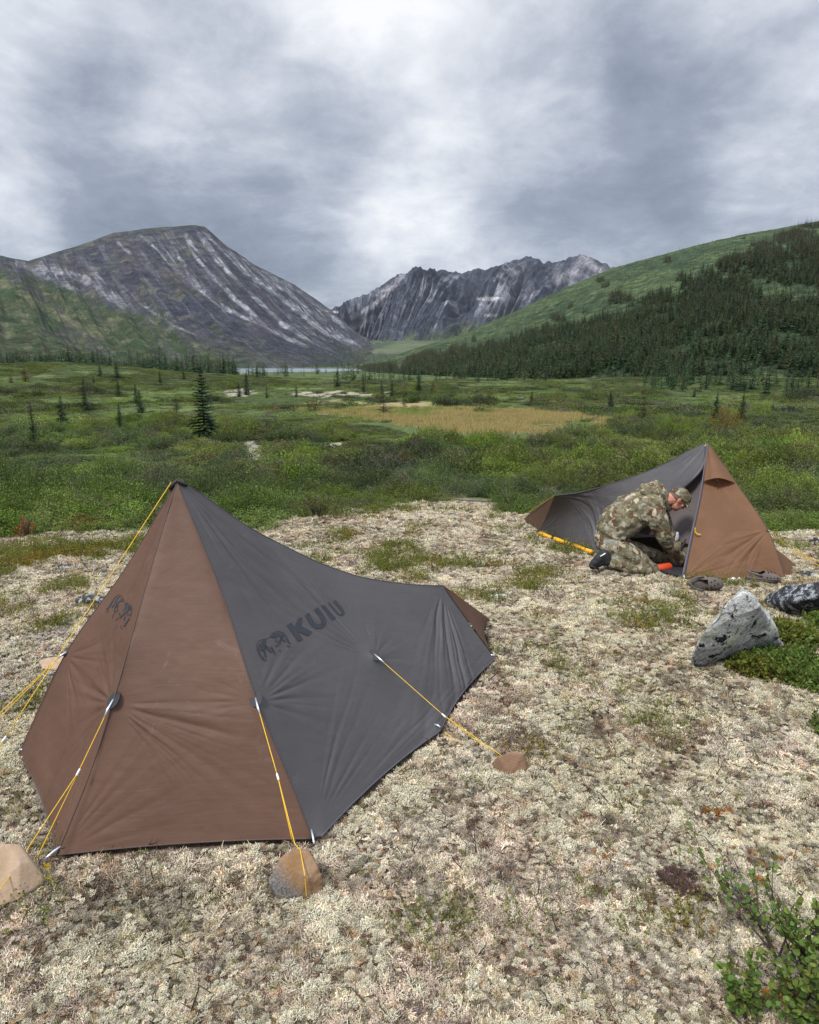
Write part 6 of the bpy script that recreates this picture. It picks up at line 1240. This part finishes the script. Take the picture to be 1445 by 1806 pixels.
def carpet():
    P = []; Tn = []; Ix = []; Sc = []
    r = np.exp(np.interp(rng.uniform(size=340000), [0, 1], [math.log(.9), math.log(13)])); keep = rng.uniform(size=len(r)) < (r / (.0135 + .0036 * r) ** 2 * r) / ((4.0 / (.0135 + .0144) ** 2) * 4.0) * 1.0
    r = r[keep]; n = len(r); th = rng.uniform(-.95, .95, n); x = np.sin(th) * r; Y = np.cos(th) * r; z = gz(x, Y) + (fbm(x * 5, Y * 5, 4, 3) - .5) * .035
    m = masks(x, Y, z); ok = ~m['brush'] & (m['px'] > -560) & (m['px'] < 2700) & (m['py'] < 2600) & ~in_footprint(x, Y)
    ok &= ~(m['gravel'] & (rng.uniform(size=n) < .45)) & ~(m['moss'] & (rng.uniform(size=n) < .55)) & ~(m['leafy'] & (rng.uniform(size=n) < .3))
    a = fbm(x * 2.2, Y * 2.2, 4, 301); b = fbm(x * 5.5, Y * 5.5, 3, 303); c = fbm(x * 1.1, Y * 1.1, 3, 305); e = fbm(x * 14, Y * 14, 2, 306)
    tint = np.ones((n, 3)) * 1.03
    tint = mixc(tint, (1.0, .90, .88), sstep(.46, .60, a) * .8)                # pinkish grey
    tint = mixc(tint, (1.30, 1.27, 1.12), sstep(.50, .60, b) * .9)         # cream
    tint = mixc(tint, (.66, .67, .55), sstep(.54, .66, c) * .5)           # olive grey
    dk = fbm(x * 4.1, Y * 4.1, 4, 307); tint = mixc(tint, (.40, .31, .27), sstep(.65, .72, dk) * .75)
    tint *= rng.choice([.30, .55, .85, 1.1, 1.25], n, p=[.10, .12, .23, .31, .24])[:, None] * rng.uniform(.85, 1.12, n)[:, None] * lerp(.72, 1.2, sstep(.35, .65, e))[:, None]; tint = np.minimum(tint, 1.42)
    u = rng.uniform(size=n); tint[u < .07] = (.30, .20, .17); tint[(u > .09) & (u < .14)] = (.42, .44, .26); tint[(u > .14) & (u < .17)] = (.85, .62, .45); tint[(u > .17) & (u < .24)] = (1.15, 1.15, 1.12)
    idx = rng.integers(0, 5, n); pf = rng.uniform(size=n) < sstep(.50, .66, b) * .30 + .06; idx[pf] = rng.integers(5, 8, int(pf.sum())); scf = np.where(pf, .72, 1.0); tint[pf] = np.array((1, 1, .98)) * rng.uniform(.75, 1.1, (int(pf.sum()), 1))
    sc = lerp(.72, 1.45, sstep(.38, .66, fbm(x * 7, Y * 7, 2, 309))) * scf * (.55 + .112 * r) * rng.uniform(.7, 1.35, n); k = np.nonzero(ok)[0]; print('lichen', len(k))
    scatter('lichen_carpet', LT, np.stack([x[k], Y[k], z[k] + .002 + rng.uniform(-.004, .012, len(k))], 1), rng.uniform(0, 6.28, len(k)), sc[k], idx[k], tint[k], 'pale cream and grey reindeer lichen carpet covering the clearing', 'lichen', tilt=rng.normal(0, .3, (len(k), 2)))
    # green mats: crowberry and mountain avens
    mats = [pm('mat_plant', shrub_proto(640 + i, .035, .014, 16, 10, .0075, .0006, .4, ((.10, .125, .022), (.20, .215, .045)), 0., .6), M_LEAF) for i in range(3)]
    n = 60000; r = np.sqrt(rng.uniform(1.2, 12.5 ** 2, n)); th = rng.uniform(-.8, .8, n); x = np.sin(th) * r; Y = np.cos(th) * r; z = gz(x, Y) + (fbm(x * 5, Y * 5, 4, 3) - .5) * .035; m = masks(x, Y, z)
    sp = fbm(x * 3.3, Y * 3.3, 4, 311); k = (m['moss'] & (rng.uniform(size=n) < sstep(.36, .5, fbm(x * 6, Y * 6, 3, 313)))) | (~m['brush'] & ~m['gravel'] & (sp > .665) & (rng.uniform(size=n) < .5)); k &= ~m['brush'] & ~in_footprint(x, Y)
    k = np.nonzero(k)[0]; tint = mixc(np.ones((len(k), 3)), (1.6, .95, .8), (sstep(.56, .66, fbm(x[k] * 4, Y[k] * 4, 3, 315)) * .7)) * rng.uniform(.7, 1.4, (len(k), 1))
    scatter('crowberry_mat', mats, np.stack([x[k], Y[k], z[k] + .006], 1), rng.uniform(0, 6.28, len(k)), rng.uniform(.8, 1.4, len(k)) * (.9 + .10 * r[k]), rng.integers(0, 3, len(k)), tint, 'low olive green crowberry mats spread through the lichen', 'ground cover'); print('mats', len(k))
    lf = [pm('leafy_plant', shrub_proto(650 + i, .07, .075, 16, 16, .019, .0012, .3, ((.062, .108, .026), (.135, .19, .048)), .2, .62), M_LEAF) for i in range(3)]
    n = 24000; r = np.sqrt(rng.uniform(4, 36, n)); th = rng.uniform(0, 1.0, n); x = np.sin(th) * r; Y = np.cos(th) * r; z = gz(x, Y); m = masks(x, Y, z); k = np.nonzero(m['leafy'] & (fbm(x * 5, Y * 5, 3, 321) > .52))[0]; tv = mixc(np.ones((len(k), 3)), (1.5, .9, .7), sstep(.52, .62, fbm(x[k] * 7, Y[k] * 7, 3, 323)) * .6) * rng.uniform(.7, 1.3, (len(k), 1))
    scatter('blueberry_patch', lf, np.stack([x[k], Y[k], z[k]], 1), rng.uniform(0, 6.28, len(k)), rng.uniform(.7, 1.2, len(k)), rng.integers(0, 3, len(k)), tv, 'dense low green leafy plants beside the pointed grey boulder', 'ground cover'); print('leafy', len(k))
    # dry grass, twigs, rust-coloured moss
    def blades(seed, nb, L, w, cols, spread, up):
        R = np.random.default_rng(seed); V = []; Fc = []; C = []
        for i in range(nb):
            p = np.array((*R.normal(0, spread, 2), 0)); d = rdir(R, up); l = L * R.uniform(.5, 1.2); s = np.cross(d, R.normal(size=3)); s = s / np.linalg.norm(s) * w; m = p + d * l * .55; e = p + d * l + R.normal(0, .18 * l, 3); n0 = len(V); cc = np.array(cols[i % len(cols)]) * R.uniform(.7, 1.3)
            V += [p - s, p + s, m + s * .8, m - s * .8, e]; Fc += [(n0, n0 + 1, n0 + 2, n0 + 3), (n0 + 3, n0 + 2, n0 + 4)]; C += [cc] * 5
        return V, Fc, C
    def spread(name, pr, n, size, tintr, label, cat, polys=None, lift=.006, rmax=9):
        r = np.sqrt(rng.uniform(1.2, rmax ** 2, n)); th = rng.uniform(-.8, .8, n); x = np.sin(th) * r; Y = np.cos(th) * r; z = gz(x, Y) + (fbm(x * 5, Y * 5, 4, 3) - .5) * .035; m = masks(x, Y, z); k = ~m['brush'] & ~in_footprint(x, Y)
        k &= anyin(m['px'] + rng.normal(0, 11, n), m['py'] + rng.normal(0, 7, n), polys) & (rng.uniform(size=n) < .22 * sstep(.42, .6, fbm(x * 16, Y * 16, 3, 77))) if polys else (fbm(x * 2.6, Y * 2.6, 3, 401 + len(name)) > .48); k = np.nonzero(k)[0]; tv = rng.uniform(tintr[0], tintr[1], (len(k), 1)) * np.ones((1, 3))
        scatter(name, pr, np.stack([x[k], Y[k], z[k] + lift], 1), rng.uniform(0, 6.28, len(k)), rng.uniform(size[0], size[1], len(k)), rng.integers(0, len(pr), len(k)), tv, label, cat, tilt=rng.normal(0, .25, (len(k), 2))); print(name, len(k))
    spread('dry_grass', [pm('dry_grass_tuft', blades(700 + i, 9, .06, .0008, [(.50, .42, .22), (.34, .33, .14), (.42, .33, .2)], .012, .8), M_LEAF) for i in range(3)], 5200, (.7, 1.6), (.7, 1.3), 'thin dry grass blades standing sparsely in the lichen', 'grass', lift=.004)
    spread('fallen_twigs', [pm('twig_litter', blades(710 + i, 5, .05, .0014, [(.10, .07, .055), (.16, .11, .08), (.07, .05, .045)], .02, .02), M_LEAF) for i in range(3)], 9000, (.6, 1.8), (.6, 1.3), 'dark fallen twigs and dead leaves strewn over the lichen', 'litter', lift=.014)
    rust = [[(1325, 1532), (1345, 1522), (1362, 1540), (1358, 1562), (1335, 1562)], [(1262, 1424), (1280, 1418), (1296, 1430), (1292, 1446), (1275, 1440)], [(1045, 1512), (1062, 1508), (1075, 1530), (1060, 1545), (1046, 1532)], [(1350, 1760), (1390, 1750), (1400, 1775), (1370, 1790)], [(1052, 1180), (1070, 1178), (1070, 1190), (1055, 1192)]]
    spread('rust_moss', [pm('rust_tuft', lichen_tuft(720 + i, 60, .012, .002, .016, base=(.34, .145, .035)), M_LICH) for i in range(2)], 260000, (.7, 1.1), (.6, 1.2), 'rusty orange moss cushions in the lichen at the right foreground', 'moss', rust, .012, 4.5)
    dark = [[(1180, 1530), (1205, 1540), (1240, 1585), (1245, 1600), (1215, 1585), (1175, 1560)], [(600, 1395), (625, 1385), (630, 1405)], [(215, 1335), (240, 1340), (235, 1355)]]
    spread('dark_crowberry', [pm('dark_tuft', lichen_tuft(730 + i, 60, .014, .0016, .018, base=(.11, .07, .062)), M_LICH) for i in range(2)], 200000, (.7, 1.1), (.6, 1.3), 'dark purple-brown dead tufts among the lichen at the right foreground', 'ground cover', dark, .016, 4.5)
    # gravel
    R = np.random.default_rng(5); st = []
    for i in range(3):
        bm = bmesh.new(); bmesh.ops.create_icosphere(bm, subdivisions=1, radius=.012)
        for v in bm.verts: v.co *= R.uniform(.7, 1.2); v.co.z *= .6
        me = bpy.data.meshes.new('pebble'); bm.to_mesh(me); bm.free(); ca = me.color_attributes.new('col', 'FLOAT_COLOR', 'POINT'); ca.data.foreach_set('color', np.tile([.5, .44, .40, 1], len(me.vertices)).astype(np.float32)); me.materials.append(M_LICH); st.append(me)
    n = 22000; r = np.sqrt(rng.uniform(4, 40, n)); th = rng.uniform(-.85, -.3, n); x = np.sin(th) * r; Y = np.cos(th) * r; z = gz(x, Y); m = masks(x, Y, z); k = np.nonzero(m['gravel'] & ~m['moss'] & ~in_footprint(x, Y))[0]
    tv = rng.uniform(.18, .85, (len(k), 1)) * np.stack([rng.uniform(.95, 1.25, len(k)), np.ones(len(k)), rng.uniform(.85, 1.1, len(k))], 1)
    scatter('gravel', st, np.stack([x[k], Y[k], z[k] + .008], 1), rng.uniform(0, 6.28, len(k)), rng.uniform(.3, 1.0, len(k)), rng.integers(0, 3, len(k)), tv, 'pinkish grey gravel on the ground left of the near tent', 'gravel'); print('gravel', len(k))
carpet()
